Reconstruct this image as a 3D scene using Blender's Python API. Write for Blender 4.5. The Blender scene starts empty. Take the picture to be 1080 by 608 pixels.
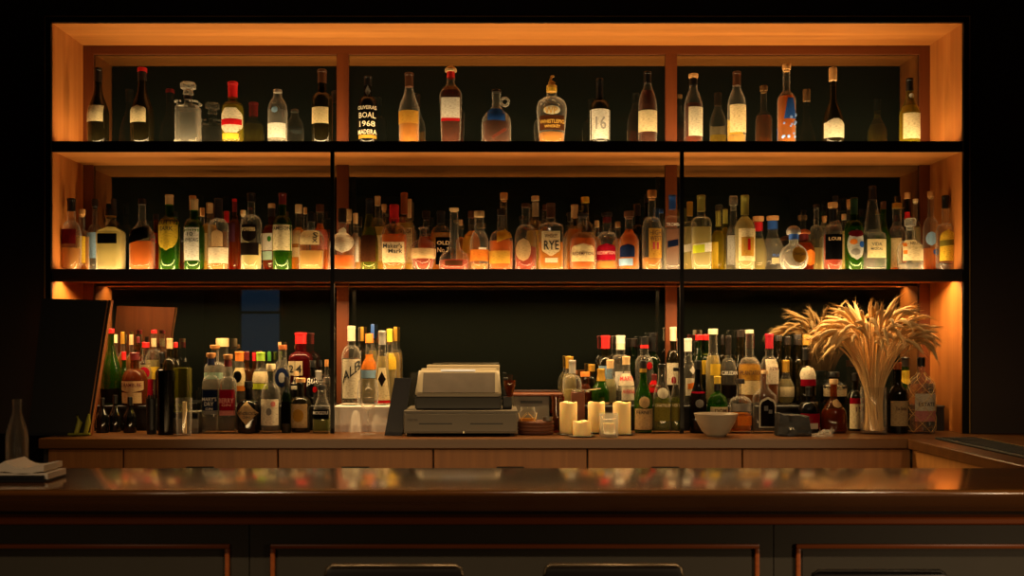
import bpy, bmesh, math, random
from mathutils import Vector, Matrix
random.seed(7)
S = bpy.context.scene
COL = S.collection
PI = math.pi
# ---------------------------------------------------------------- camera geometry (metres)
F = 1050.0; VX = 524.0; VY = 362.0; CZ = 1.40
D = 4.15                      # front plane of the shelving
YB = 4.46                     # face of the frame around the mirror
YM = 4.473                    # mirror
def PX(px, Y): return (px - VX) * Y / F
def PZ(py, Y): return CZ - (py - VY) * Y / F
Z_S1 = PZ(149, D); Z_S1B = PZ(160, D)
Z_S2 = PZ(284, D); Z_S2B = PZ(297, D)
Z_TOP = PZ(24.5, D)
Z_C = CZ - 0.378              # back counter
Z_BAR = CZ - 0.3785
XL = PX(55, D); XR = PX(1015, D)

# ---------------------------------------------------------------- colours
def lin(h):
    h = h.lstrip('#')
    v = [int(h[i:i+2], 16) / 255 for i in (0, 2, 4)]
    return tuple((c / 12.92 if c <= 0.04045 else ((c + 0.055) / 1.055) ** 2.4) for c in v) + (1.0,)
HEX = dict(white='f2ece0', cream='ecd9ac', tan='c9a878', paper='e4cf9c', yellow='e6c040', lime='c8d43a', gold='c89a3c', orange='e08030',
           red='c01c20', maroon='5a1416', crimson='9a1428', black='0b0b0c', dark='1c1512', brown='4a2a18', wood='b07840', cork='cf9c62',
           grey='8a8680', silver='c0bcb4', blue='2a55a8', navy='1a2444', sky='8fb4d8', green='3c7a2c', dkgreen='14301a', lgreen='9ac23c',
           pink='d88a80', copper='b86a3c', olive='8a8038', teal='a8c8b4', purple='5a3040', ivory='e8dcc0', glassy='d8d0b8', ochre='b88a38')
_mats = {}
def new_mat(name):
    m = bpy.data.materials.new(name); m.use_nodes = True
    nt = m.node_tree; nt.nodes.clear()
    out = nt.nodes.new('ShaderNodeOutputMaterial')
    return m, nt, out
def N(nt, t, **kw):
    n = nt.nodes.new(t)
    for k, v in kw.items():
        if k in n.inputs: n.inputs[k].default_value = v
        else: setattr(n, k, v)
    return n
def L_(nt, a, b): nt.links.new(a, b)

def plain(name, color, rough=0.5, metal=0.0, noise=0.0, nscale=30.0, spec=0.5, coat=0.0):
    key = ('p', name)
    if key in _mats: return _mats[key]
    m, nt, out = new_mat(name)
    p = N(nt, 'ShaderNodeBsdfPrincipled')
    p.inputs['Base Color'].default_value = color
    p.inputs['Roughness'].default_value = rough
    p.inputs['Metallic'].default_value = metal
    p.inputs['Specular IOR Level'].default_value = spec
    p.inputs['Coat Weight'].default_value = coat
    if noise:
        tc = N(nt, 'ShaderNodeTexCoord'); nz = N(nt, 'ShaderNodeTexNoise', Scale=nscale, Detail=4.0)
        L_(nt, tc.outputs['Object'], nz.inputs['Vector'])
        mx = N(nt, 'ShaderNodeMix', data_type='RGBA')
        mx.inputs['A'].default_value = tuple(c * (1 - noise) for c in color[:3]) + (1,)
        mx.inputs['B'].default_value = tuple(min(1, c * (1 + noise)) for c in color[:3]) + (1,)
        L_(nt, nz.outputs['Fac'], mx.inputs['Factor']); L_(nt, mx.outputs['Result'], p.inputs['Base Color'])
    L_(nt, p.outputs[0], out.inputs[0]); _mats[key] = m
    return m

def wood(name, c1, c2, rough=0.45, axis='X', scale=1.0, coat=0.0, spec=0.4):
    key = ('w', name)
    if key in _mats: return _mats[key]
    m, nt, out = new_mat(name)
    p = N(nt, 'ShaderNodeBsdfPrincipled'); p.inputs['Roughness'].default_value = rough
    p.inputs['Coat Weight'].default_value = coat; p.inputs['Coat Roughness'].default_value = .13; p.inputs['Coat IOR'].default_value = 1.75; p.inputs['Specular IOR Level'].default_value = spec
    geo = N(nt, 'ShaderNodeNewGeometry')
    mp = N(nt, 'ShaderNodeMapping')
    sc = {'X': (0.7, 22, 22), 'Z': (22, 22, 0.7), 'Y': (22, 0.7, 22)}[axis]
    mp.inputs['Scale'].default_value = tuple(s * scale for s in sc)
    nz = N(nt, 'ShaderNodeTexNoise', Scale=1.0, Detail=6.0, Roughness=0.6, Distortion=0.6)
    cr = N(nt, 'ShaderNodeValToRGB')
    cr.color_ramp.elements[0].position = 0.3; cr.color_ramp.elements[0].color = c1
    cr.color_ramp.elements[1].position = 0.72; cr.color_ramp.elements[1].color = c2
    L_(nt, geo.outputs['Position'], mp.inputs['Vector']); L_(nt, mp.outputs[0], nz.inputs['Vector'])
    L_(nt, nz.outputs['Fac'], cr.inputs[0]); L_(nt, cr.outputs[0], p.inputs['Base Color'])
    L_(nt, p.outputs[0], out.inputs[0]); _mats[key] = m
    return m

def paper(cname):
    key = ('l', cname)
    if key in _mats: return _mats[key]
    c = lin(HEX[cname]) if cname in HEX else lin(cname)
    m, nt, out = new_mat('label_' + cname)
    uv = N(nt, 'ShaderNodeUVMap'); mp = N(nt, 'ShaderNodeMapping'); mp.inputs['Scale'].default_value = (7, 26, 1)
    nz = N(nt, 'ShaderNodeTexNoise', Scale=1.0, Detail=1.0)
    cr = N(nt, 'ShaderNodeValToRGB'); cr.color_ramp.elements[0].position = 0.38; cr.color_ramp.elements[1].position = 0.5
    d = 0.78
    cr.color_ramp.elements[0].color = (c[0] * d, c[1] * d * .95, c[2] * d * .9, 1); cr.color_ramp.elements[1].color = c
    L_(nt, uv.outputs[0], mp.inputs[0]); L_(nt, mp.outputs[0], nz.inputs['Vector']); L_(nt, nz.outputs['Fac'], cr.inputs[0])
    df = N(nt, 'ShaderNodeBsdfDiffuse'); tr = N(nt, 'ShaderNodeBsdfTranslucent'); mx = N(nt, 'ShaderNodeMixShader', Fac=0.45)
    L_(nt, cr.outputs[0], df.inputs['Color']); L_(nt, cr.outputs[0], tr.inputs['Color'])
    L_(nt, df.outputs[0], mx.inputs[1]); L_(nt, tr.outputs[0], mx.inputs[2]); L_(nt, mx.outputs[0], out.inputs[0])
    _mats[key] = m
    return m

def ink(cname):
    c = lin(HEX[cname]) if cname in HEX else lin(cname)
    return plain('ink_' + cname, c, 0.6)
def capmat(cname):
    c = lin(HEX[cname]) if cname in HEX else lin(cname)
    metal = 0.7 if cname in ('gold', 'silver', 'copper') else 0.0
    return plain('cap_' + cname, c, 0.38, metal, noise=0.18 if cname in ('cork', 'wood', 'tan') else 0.06, nscale=120)

# glass shells: a thin wall that lets light through and reflects; its pale edge haze imitates refracted brightness
GL = {'c': ((.95, .94, .91), (.86, .80, .68), .025, .62), 'w': ((.985, .98, .97), (.9, .86, .78), .012, .5), 'g': ((.18, .44, .08), (.12, .34, .03), .06, .40), 'o': ((.58, .58, .15), (.44, .40, .07), .06, .45),
      'd': ((.07, .055, .02), (.07, .055, .02), .14, .35), 'a': ((.52, .20, .04), (.42, .16, .03), .08, .4), 'k': ((.0, .0, .0), (.008, .008, .008), .9, .9),
      'r': ((.38, .02, .02), (.30, .015, .02), .15, .35), 'f': ((.88, .88, .83), (.88, .84, .74), .22, .6), 'dg': ((.07, .14, .04), (.03, .07, .02), .16, .35)}
def glass(code):
    key = ('g', code)
    if key in _mats: return _mats[key]
    tint, haze, h0, h1 = GL[code]
    m, nt, out = new_mat('glass_' + code)
    lw = N(nt, 'ShaderNodeLayerWeight', Blend=0.5)
    pw = N(nt, 'ShaderNodeMath', operation='POWER'); pw.inputs[1].default_value = 2.6
    L_(nt, lw.outputs['Facing'], pw.inputs[0])
    mr = N(nt, 'ShaderNodeMapRange'); mr.inputs['To Min'].default_value = h0; mr.inputs['To Max'].default_value = h1
    L_(nt, pw.outputs[0], mr.inputs['Value'])
    tp = N(nt, 'ShaderNodeBsdfTransparent'); tp.inputs['Color'].default_value = tint + (1,)
    df = N(nt, 'ShaderNodeBsdfDiffuse'); df.inputs['Color'].default_value = haze + (1,)
    tl = N(nt, 'ShaderNodeBsdfTranslucent'); tl.inputs['Color'].default_value = haze + (1,)
    hz = N(nt, 'ShaderNodeMixShader', Fac=0.5); L_(nt, df.outputs[0], hz.inputs[1]); L_(nt, tl.outputs[0], hz.inputs[2])
    a = N(nt, 'ShaderNodeMixShader'); L_(nt, mr.outputs[0], a.inputs[0]); L_(nt, tp.outputs[0], a.inputs[1]); L_(nt, hz.outputs[0], a.inputs[2])
    gl = N(nt, 'ShaderNodeBsdfGlossy', Roughness=0.06)
    p5 = N(nt, 'ShaderNodeMath', operation='POWER'); p5.inputs[1].default_value = 4.0; L_(nt, lw.outputs['Facing'], p5.inputs[0])
    fr = N(nt, 'ShaderNodeMapRange'); fr.inputs['To Min'].default_value = .045; fr.inputs['To Max'].default_value = .75; L_(nt, p5.outputs[0], fr.inputs['Value'])
    b = N(nt, 'ShaderNodeMixShader'); L_(nt, fr.outputs[0], b.inputs[0]); L_(nt, a.outputs[0], b.inputs[1]); L_(nt, gl.outputs[0], b.inputs[2])
    L_(nt, b.outputs[0], out.inputs[0]); _mats[key] = m
    return m
LQ = {'am': ((.97, .49, .085), .32), 'da': ((.72, .24, .04), .36), 'or': ((.97, .36, .045), .34), 'go': ((1.0, .74, .24), .32), 'ye': ((1.0, .88, .46), .28),
      'wa': ((.98, .96, .90), .07), 're': ((.66, .095, .018), .30), 'ru': ((.35, .02, .01), .4), 'br': ((.34, .09, .02), .16), 'db': ((.42, .10, .02), .14), 'gr': ((.50, .56, .12), .28)}
def liquid(code):
    key = ('q', code)
    if key in _mats: return _mats[key]
    c, h = LQ[code]
    m, nt, out = new_mat('liquid_' + code)
    tint = tuple(x ** .75 for x in c) + (1,)
    tp = N(nt, 'ShaderNodeBsdfTransparent'); tp.inputs['Color'].default_value = tint
    rf = N(nt, 'ShaderNodeBsdfRefraction', Roughness=0.0, IOR=1.34); rf.inputs['Color'].default_value = tint
    cl = N(nt, 'ShaderNodeMixShader', Fac=0.72); L_(nt, tp.outputs[0], cl.inputs[1]); L_(nt, rf.outputs[0], cl.inputs[2])
    df = N(nt, 'ShaderNodeBsdfDiffuse'); df.inputs['Color'].default_value = c + (1,)
    tl = N(nt, 'ShaderNodeBsdfTranslucent'); tl.inputs['Color'].default_value = c + (1,)
    hz = N(nt, 'ShaderNodeMixShader', Fac=0.65); L_(nt, df.outputs[0], hz.inputs[1]); L_(nt, tl.outputs[0], hz.inputs[2])
    a = N(nt, 'ShaderNodeMixShader', Fac=h); L_(nt, cl.outputs[0], a.inputs[1]); L_(nt, hz.outputs[0], a.inputs[2])
    L_(nt, a.outputs[0], out.inputs[0]); _mats[key] = m
    return m

# ---------------------------------------------------------------- objects
def tag(o, label=None, cat=None, group=None, kind=None):
    if label: o['label'] = label
    if cat: o['category'] = cat
    if group: o['group'] = group
    if kind: o['kind'] = kind
    return o
def thing(name, loc, label, cat, group=None):
    o = bpy.data.objects.new(name, None); COL.objects.link(o); o.location = loc; o.empty_display_size = 0.05
    return tag(o, label, cat, group)
class G:
    """collects world-space geometry and links it as one mesh object"""
    def __init__(s): s.bm = bmesh.new(); s.uv = None
    def box(s, x0, x1, y0, y1, z0, z1, bev=0.0, seg=2, rot=None):
        b = bmesh.new(); bmesh.ops.create_cube(b, size=1)
        for v in b.verts: v.co = Vector(((x0 + x1) / 2 + v.co.x * (x1 - x0), (y0 + y1) / 2 + v.co.y * (y1 - y0), (z0 + z1) / 2 + v.co.z * (z1 - z0)))
        if bev: bmesh.ops.bevel(b, geom=b.edges[:], offset=bev, segments=seg, affect='EDGES', profile=0.6)
        if rot:
            piv, mat = rot
            for v in b.verts: v.co = piv + mat @ (v.co - piv)
        s._merge(b); return s
    def _merge(s, b):
        me = bpy.data.meshes.new('t'); b.to_mesh(me); b.free(); s.bm.from_mesh(me); bpy.data.meshes.remove(me)
    def rings(s, c, rg, seg=22, cap0=True, cap1=True):
        """rg: (z, rx, ry, n) cross-sections about the vertical axis at c"""
        cx, cy, cz = c; prev = None; first = None
        for (z, rx, ry, n) in rg:
            cur = []
            for i in range(seg):
                t = 2 * PI * (i + .5) / seg
                ct, st = math.cos(t), math.sin(t)
                e = 2.0 / n
                cur.append(s.bm.verts.new((cx + rx * math.copysign(abs(ct) ** e, ct), cy + ry * math.copysign(abs(st) ** e, st), cz + z)))
            if prev:
                for i in range(seg):
                    j = (i + 1) % seg
                    s.bm.faces.new((prev[i], prev[j], cur[j], cur[i]))
            else: first = cur
            prev = cur
        if cap0: s.bm.faces.new(first[::-1])
        if cap1: s.bm.faces.new(prev)
        return s
    def lathe(s, c, pts, seg=22, cap0=True, cap1=True):
        return s.rings(c, [(z, r, r, 2.0) for r, z in pts], seg, cap0, cap1)
    def tube(s, pts, r, seg=8, closed=False):
        pts = [Vector(p) for p in pts]; n = len(pts); rs = r if isinstance(r, (list, tuple)) else [r] * n
        rows = []; up = Vector((0, 0, 1))
        for i, p in enumerate(pts):
            a = pts[(i - 1) % n] if (i or closed) else p; b = pts[(i + 1) % n] if (i < n - 1 or closed) else p
            t = (b - a).normalized()
            u = t.cross(up)
            if u.length < 1e-3: u = t.cross(Vector((1, 0, 0)))
            u.normalize(); w = t.cross(u)
            rows.append([s.bm.verts.new(p + rs[i] * (math.cos(2 * PI * k / seg) * u + math.sin(2 * PI * k / seg) * w)) for k in range(seg)])
        for i in range(n if closed else n - 1):
            a, b = rows[i], rows[(i + 1) % n]
            for k in range(seg):
                j = (k + 1) % seg; s.bm.faces.new((a[k], a[j], b[j], b[k]))
        if not closed: s.bm.faces.new(rows[0][::-1]); s.bm.faces.new(rows[-1])
        return s
    def poly_prism(s, pts, y0, y1):
        a = [s.bm.verts.new((x, y0, z)) for x, z in pts]; b = [s.bm.verts.new((x, y1, z)) for x, z in pts]
        s.bm.faces.new(a); s.bm.faces.new(b[::-1]); n = len(pts)
        for i in range(n):
            j = (i + 1) % n; s.bm.faces.new((a[j], a[i], b[i], b[j]))
        return s
    def profile_x(s, prof, x0, x1):
        """prof: (y,z) closed outline swept along x"""
        a = [s.bm.verts.new((x0, y, z)) for y, z in prof]; b = [s.bm.verts.new((x1, y, z)) for y, z in prof]
        s.bm.faces.new(a[::-1]); s.bm.faces.new(b); n = len(prof)
        for i in range(n):
            j = (i + 1) % n; s.bm.faces.new((a[i], a[j], b[j], b[i]))
        return s
    def sphere(s, c, r, sc=(1, 1, 1), u=14, v=9):
        b = bmesh.new(); bmesh.ops.create_uvsphere(b, u_segments=u, v_segments=v, radius=r)
        for q in b.verts: q.co = Vector(c) + Vector((q.co.x * sc[0], q.co.y * sc[1], q.co.z * sc[2]))
        s._merge(b); return s
    def grid(s, fn, nu, nv, uvs=True):
        uvl = s.bm.loops.layers.uv.verify()
        vs = [[s.bm.verts.new(fn(i / nu, j / nv)) for i in range(nu + 1)] for j in range(nv + 1)]
        for j in range(nv):
            for i in range(nu):
                try: f = s.bm.faces.new((vs[j][i], vs[j][i + 1], vs[j + 1][i + 1], vs[j + 1][i]))
                except ValueError: continue
                for lp, (a, b) in zip(f.loops, ((i, j), (i + 1, j), (i + 1, j + 1), (i, j + 1))): lp[uvl].uv = (a / nu, b / nv)
        return s
    def out(s, name, mat, parent=None, smooth=35, recalc=True, mods=None):
        if recalc: bmesh.ops.recalc_face_normals(s.bm, faces=s.bm.faces[:])
        off = Vector(parent_world(parent)) if parent else Vector((0, 0, 0))
        if off.length: bmesh.ops.translate(s.bm, verts=s.bm.verts[:], vec=-off)
        me = bpy.data.meshes.new(name); s.bm.to_mesh(me); s.bm.free()
        if smooth:
            me.shade_smooth()
            me.set_sharp_from_angle(angle=math.radians(smooth))
        o = bpy.data.objects.new(name, me); COL.objects.link(o)
        if mat: me.materials.append(mat)
        if parent: o.parent = parent
        return o
def parent_world(o):
    v = Vector((0, 0, 0))
    while o is not None: v += o.location; o = o.parent
    return v
def at(o, loc):
    """shift the origin of a single-mesh thing to its base"""
    off = Vector(loc); o.data.transform(Matrix.Translation(-off)); o.location = off
    return o
_tx = {}
def text_mesh(s):
    if s in _tx: return _tx[s]
    cu = bpy.data.curves.new('tx', 'FONT'); cu.body = s; cu.resolution_u = 2; cu.align_x = 'CENTER'; cu.offset = 0.012
    o = bpy.data.objects.new('tx', cu); COL.objects.link(o)
    dg = bpy.context.evaluated_depsgraph_get(); ev = o.evaluated_get(dg); me = ev.to_mesh()
    vs = [(v.co.x, v.co.y) for v in me.vertices]; fs = [tuple(p.vertices) for p in me.polygons]
    ev.to_mesh_clear(); bpy.data.objects.remove(o); bpy.data.curves.remove(cu)
    x0 = min(v[0] for v in vs); x1 = max(v[0] for v in vs); y0 = min(v[1] for v in vs); y1 = max(v[1] for v in vs)
    vs = [((a - x0) / (x1 - x0), (b - y0) / (y1 - y0)) for a, b in vs]
    _tx[s] = (vs, fs); return _tx[s]
def lettering(g, s, fn):
    vs, fs = text_mesh(s)
    nv = [g.bm.verts.new(fn(u, v)) for u, v in vs]
    for f in fs:
        try: g.bm.faces.new([nv[i] for i in f])
        except ValueError: pass
# ---------------------------------------------------------------- bottle builder
# outline presets: shoulder start, neck start (share of glass height), neck / body ratio, curve, base ratio, squareness, depth ratio
SH = {'bord': (.58, .74, .34, 'r', .97, 2, 1), 'slope': (.42, .80, .34, 'o', .95, 2, 1), 'champ': (.36, .86, .36, 'o', .97, 2, 1), 'spir': (.62, .74, .36, 'r', .97, 2, 1),
      'low': (.50, .72, .38, 'r', .97, 2, 1), 'squat': (.52, .80, .38, 'r', .92, 2, 1), 'sq': (.66, .76, .38, 'r', .97, 5, .85), 'sqs': (.50, .76, .36, 'o', .97, 4.5, .85),
      'cog': (.46, .70, .28, 'o', .93, 2, .9), 'flask': (.48, .82, .30, 'r', .80, 2.6, .6), 'mark': (.52, .78, .36, 'r', .80, 4, .9), 'tap': (.66, .80, .36, 'r', .86, 3, .85),
      'med': (.62, .80, .36, 'r', .98, 3.4, .65), 'apo': (.58, .72, .34, 'r', .97, 2, 1), 'tall': (.52, .66, .34, 'r', .97, 2, 1)}
def outline(shape):
    if isinstance(shape, (list, tuple)):
        pts, n, dep = shape[0], shape[1], shape[2]
        return [(r, z) for r, z in pts], n, dep
    zs, zn, nr, cv, br, n, dep = SH[shape]
    pts = [(br * .90, 0), (br, .025), (br + (1 - br) * .6, zs * .45), (1, zs)]
    for i in range(1, 9):
        t = i / 8; z = zs + (zn - zs) * t
        k = math.sqrt(max(0, 1 - t * t)) if cv == 'r' else .5 + .5 * math.cos(PI * t)
        if cv == 'r': k = .85 * k + .15 * (1 - t)
        pts.append((nr + (1 - nr) * k, z))
    pts += [(nr * .96, .97 * 1 if zn < .96 else zn + .01), (nr, 1.0)]
    return pts, n, dep
def interp(pts, z):
    for (r0, z0), (r1, z1) in zip(pts, pts[1:]):
        if z <= z1: return r0 + (r1 - r0) * ((z - z0) / (z1 - z0) if z1 > z0 else 0)
    return pts[-1][0]
placed = {}
BASES = {'t': Z_S1, 'm': Z_S2, 'c': Z_C, 'u': Z_C + .11}
ROWS = {'t': [4.29, 4.36, 4.40], 'm': [4.262, 4.335, 4.40], 'c': [4.19, 4.275, 4.36], 'u': [4.305, 4.385, 4.42]}
GROUPS = {'t': 'bottles on the top shelf', 'm': 'bottles on the middle shelf', 'c': 'bottles on the back counter', 'u': 'bottles on the back counter'}
def find_y(zone, x, w, row):
    Y = ROWS[zone][row] if isinstance(row, int) else row
    key = 'c' if zone == 'u' else zone
    lim = 4.452; fixed = not isinstance(row, int)
    best = Y
    for k in range(60):
        r = w / 2 * Y / F; X = PX(x, Y)
        if Y + r > lim: break
        if all((X - a) ** 2 + (Y - b) ** 2 > (r + c + .0015) ** 2 for a, b, c in placed.get(zone, [])): best = Y; break
        if fixed: break
        Y += .004
    else: pass
    Y = best; placed.setdefault(zone, []).append((PX(x, Y), Y, w / 2 * Y / F))
    return Y
MISS = []
def b(zone, x, top, w, row, shape, gl, lq, fill, cap, Ls, label, T=(), name='bottle', nf=None, nw=None, capw=1.0, back=None, tip=None):
    """x, top, w, fill and the label boxes are read off the photograph and turned into metres at the bottle's own distance"""
    Y = find_y(zone, x, w, row); base = BASES[zone]; k = Y / F; hw = w / 2 * k
    H = PZ(top, Y) - base; X = PX(x, Y)
    def zf(py): return PZ(py, Y) - base
    ctype, ccol, cbot = cap if cap else ('open', None, top)
    cl = H - zf(cbot) if cap else 0
    if cl < 0.008 and cap: cl = 0.012
    pts, n, dep = outline(shape)
    Hg = H - cl * (.25 if ctype in ('foil', 'wax') else .8)
    nr0 = pts[-1][0]
    if nw:
        q = nw / w
        pts = [(r if r > nr0 * 1.25 else q * r / nr0, z) if not r <= nr0 * 1.25 else (r * q / nr0, z) for r, z in pts]
    nr = pts[-1][0] * hw
    if hw * dep > 0.062: dep = 0.062 / hw
    def R(z): return interp(pts, z / Hg) * hw
    def dn(r):   # round necks on square bodies
        return n if r > .75 * hw else (2 + (n - 2) * max(0, (r / hw - .5) / .25) if r > .5 * hw else 2)
    def dd(r): return dep if r > .75 * hw else 1 + (dep - 1) * max(0, (r / hw - .4) / .35) if r > .4 * hw else 1
    root = thing(name, (X, Y, base), label, 'bottle' if name == 'bottle' else name, GROUPS[zone])
    o3 = (X, Y, base)
    g = G(); rg = []
    for r, z in pts: rr = r * hw; rg.append((z * Hg, rr, rr * dd(rr), dn(rr)))
    seg = 24 if w > 15 else 16
    g.rings(o3, rg, seg, True, ctype == 'open' and False)
    if ctype == 'open': g.lathe(o3, [(nr * .8, Hg - .001), (nr * 1.18, Hg - .006), (nr * 1.18, Hg - .001), (nr * .8, Hg)], 14)
    g.out('glass_body', glass(gl), root)
    if lq and gl != 'k':
        zt = min(max(zf(fill), .03), Hg * .97); z0 = .010; rg = []
        zs = [z0, z0 + .006] + [z0 + .006 + (zt - z0 - .006) * i / 9 for i in range(1, 10)]
        for i, z in enumerate(zs):
            rr = max(R(z) - .0028, .002) * (.94 if i == 0 else 1); rg.append((z, rr, max(rr * dd(R(z)), .002), dn(R(z))))
        g = G(); g.rings(o3, rg, seg); g.out('liquid', liquid(lq), root)
    # caps and stoppers
    z0 = H - cl; cm = capmat(ccol) if ccol else None
    if ctype == 'foil':
        G().lathe(o3, [(max(R(min(z0, Hg)), nr) + .001, z0), (max(R(min(z0 + cl * .5, Hg)), nr) + .001, z0 + cl * .5), (nr + .0012, z0 + cl * .78), (nr * 1.14, z0 + cl * .8), (nr * 1.14, H - .003), (nr * 1.0, H)], 16).out('capsule', cm, root)
    elif ctype == 'screw':
        G().lathe(o3, [(nr * 1.12 * capw, z0), (nr * 1.12 * capw, H - .003), (nr * 1.04 * capw, H)], 16).out('cap', cm, root)
    elif ctype == 'cork':
        c = G().lathe(o3, [(nr * .9, z0), (nr * .95, z0 + cl * .2), (nr * 1.25 * capw, z0 + cl * .25), (nr * 1.32 * capw, H - cl * .1), (nr * 1.2 * capw, H)], 16).out('stopper', cm, root)
    elif ctype == 'dome':
        p = [(nr * 1.5 * capw, z0), (nr * 1.6 * capw, z0 + cl * .25)] + [(nr * 1.6 * capw * math.cos(a), z0 + cl * .25 + cl * .75 * math.sin(a)) for a in (.3, .6, .9, 1.2, 1.45)]
        G().lathe(o3, p, 18).out('stopper', cm, root)
    elif ctype == 'glass':
        G().lathe(o3, [(nr * .8, z0), (nr * .8, z0 + cl * .3), (nr * 1.3 * capw, z0 + cl * .36), (nr * 1.35 * capw, H - cl * .12), (nr * 1.1 * capw, H)], 14).out('stopper', glass('f'), root)
    elif ctype == 'deco':
        G().lathe(o3, [(nr * .85, z0), (nr * .8, z0 + cl * .2), (nr * 1.25, z0 + cl * .32), (nr * 1.1, z0 + cl * .5), (nr * .95, z0 + cl * .56), (nr * 1.75, z0 + cl * .64), (nr * 1.85, H - cl * .12), (nr * 1.6, H)], 8).out('stopper', glass('f'), root)
    elif ctype == 'wax':
        g = G(); g.lathe(o3, [(R(z0 + cl * .35) + .0022, z0 + cl * .35), (R(min(z0 + cl * .6, Hg)) + .002, z0 + cl * .6), (nr + .0025, z0 + cl * .8), (nr * 1.15, H - .004), (nr, H)], 18)
        for i in range(7):
            a = 2 * PI * i / 7 + .3; ln = cl * random.uniform(.15, .36)
            P = []
            for t in (0, .35, .7, 1):
                z = z0 + cl * .40 - ln * t; r = R(z) + .0016; P.append((X + r * math.cos(a), Y + r * math.sin(a), base + z))
            g.tube(P, [.0035, .0032, .003, .0022], 6)
        g.out('wax_seal', cm, root)
    elif ctype == 'horse':
        g = G(); g.lathe(o3, [(nr * .8, z0), (nr * 1.05, z0 + .004), (nr * 1.05, z0 + cl * .35), (nr * .75, z0 + cl * .42)], 14)
        zc = base + z0; q = cl
        g.sphere((X, Y, zc + q * .52), q * .14, (1.5, .8, .9)); g.tube([(X - .006, Y, zc + q * .55), (X - .004, Y, zc + q * .75), (X + .001, Y, zc + q * .88)], [.006, .005, .004], 8)
        g.sphere((X + .003, Y, zc + q * .9), q * .09, (1.4, .8, .8))
        for dx in (-.006, .006): g.tube([(X + dx, Y, zc + q * .5), (X + dx * 1.3, Y, zc + q * .38)], .0025, 6)
        g.out('figure_stopper', cm, root)
    if tip: G().lathe(o3, [(nr * 1.17, H - .018), (nr * 1.17, H - .002), (nr, H + .0005)], 16).out('capsule_tip', capmat(tip), root)
    if nf:
        za, zb = zf(nf[1]), zf(nf[0])
        za = max(za, .01); zb = min(zb, Hg); za = min(za, zb - .004)
        G().lathe(o3, [(R(za + (zb - za) * i / 4) + .0012, za + (zb - za) * i / 4) for i in range(5)], 16, False, False).out('neck_band', capmat(nf[2]), root, recalc=False)
    # labels follow the glass
    def surf(xf, z, off, side=-1):
        z = min(max(z, .002), Hg - .001); rr = R(z); q = dn(rr); xa = max(-.992, min(.992, xf * hw / rr))
        y = rr * dd(rr) * (1 - abs(xa) ** q) ** (1 / q)
        # push out along the outward direction
        nx, ny = xa * rr, y
        ln = math.hypot(nx, ny) or 1
        return (X + nx + off * nx / ln, Y + side * (ny + off * ny / ln), base + z)
    def wfun(shp, v):
        if shp in ('r', 'd'): return 1
        if shp == 'o': return math.sqrt(max(.0, 1 - (2 * v - 1) ** 2)) * .999 + .001
        if shp == 'a': return 1 if v < .72 else max(.02, math.sqrt(max(0, 1 - ((v - .72) / .28) ** 2)))
        if shp == 'p': return 1 if v < .8 else 1 - .75 * (v - .8) / .2
        if shp == 'h': return .55 + .45 * min(1, min(v, 1 - v) / .22)
        if shp == 's': return 1 if v > .45 else max(.04, math.sqrt(max(0, 1 - ((.45 - v) / .45) ** 2)))
        if shp == 'k': return max(.02, 1 - abs(2 * v - 1))
        if shp == 'v': return 1 if v > .22 else .12 + .88 * v / .22
        if shp == 't': return .45 + .55 * (1 - v)
        return 1
    for L in Ls:
        shp, x0, x1, y0, y1, c = L[:6]; sl = L[6] if len(L) > 6 else 0
        u0, u1 = (x0 - x) / (w / 2), (x1 - x) / (w / 2); u0 = max(u0, -.985); u1 = min(u1, .985)
        za, zb = max(zf(y1), .004), zf(y0); lo = .0009 + .0004 * Ls.index(L)
        def fn(a, v):
            cc = (u0 + u1) / 2; hh = (u1 - u0) / 2; uu = (2 * a - 1) * wfun(shp, v)
            return surf(cc + hh * uu, za + (zb - za) * v + sl * uu * hh * hw, lo)
        g = G(); g.grid(fn, 10, 10 if shp not in 'rd' else 4)
        lb = g.out('label', paper(c), root, recalc=False, smooth=60)
        if len(L) > 7: lb['label'] = L[7]
    if back:
        x0, x1, y0, y1, c = back
        u0, u1 = (x0 - x) / (w / 2), (x1 - x) / (w / 2); za, zb = max(zf(y1), .004), zf(y0)
        G().grid(lambda a, v: surf(u0 + (u1 - u0) * a, za + (zb - za) * v, .0009, 1), 8, 3).out('back_label', paper(c), root, recalc=False, smooth=60)
    for t in T:
        s, x0, x1, y0, y1, c = t[:6]; sl = t[6] if len(t) > 6 else 0
        g = G(); za, zb = zf(y1), zf(y0)
        def ft(u, v):
            uu = (x0 + (x1 - x0) * u - x) / (w / 2)
            return surf(uu, za + (zb - za) * v + sl * (u - .5) * (x1 - x0) * k, .0026)
        lettering(g, s, ft); g.out('lettering', ink(c), root, recalc=False, smooth=0)
    return root, o3, hw, H, Y, surf, zf
# ================================================================ materials of the place
W_CAB = wood('cabinet_wood', lin('a06028'), lin('b87838'), .45, 'X')
W_CABV = wood('cabinet_wood_upright', lin('9c5a26'), lin('b67234'), .45, 'Z')
W_FRAME = wood('face_frame_wood', lin('562710'), lin('6c3718'), .45, 'X')
W_FRAMEV = wood('face_frame_upright', lin('562710'), lin('6c3718'), .45, 'Z')
W_DARK = plain('dark_shelf_edge', lin('24150c'), .5, noise=.15)
W_COUNT = wood('counter_wood', lin('4c2c10'), lin('643e18'), .35, 'X')
W_DRAW = wood('drawer_wood', lin('70431c'), lin('865526'), .5, 'Z', 1.4)
W_BAR = wood('bar_top_wood', lin('5a3410'), lin('7c4c1a'), .15, 'X', coat=1.0, spec=.8)
W_RAIL = wood('bar_rail_wood', lin('9a4c20'), lin('b8642c'), .35, 'X')
P_BAR = plain('bar_panel_paint', lin('403c32'), .6, noise=.12, nscale=6)
METAL_D = plain('dark_metal', lin('15130f'), .4, .6)
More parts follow.
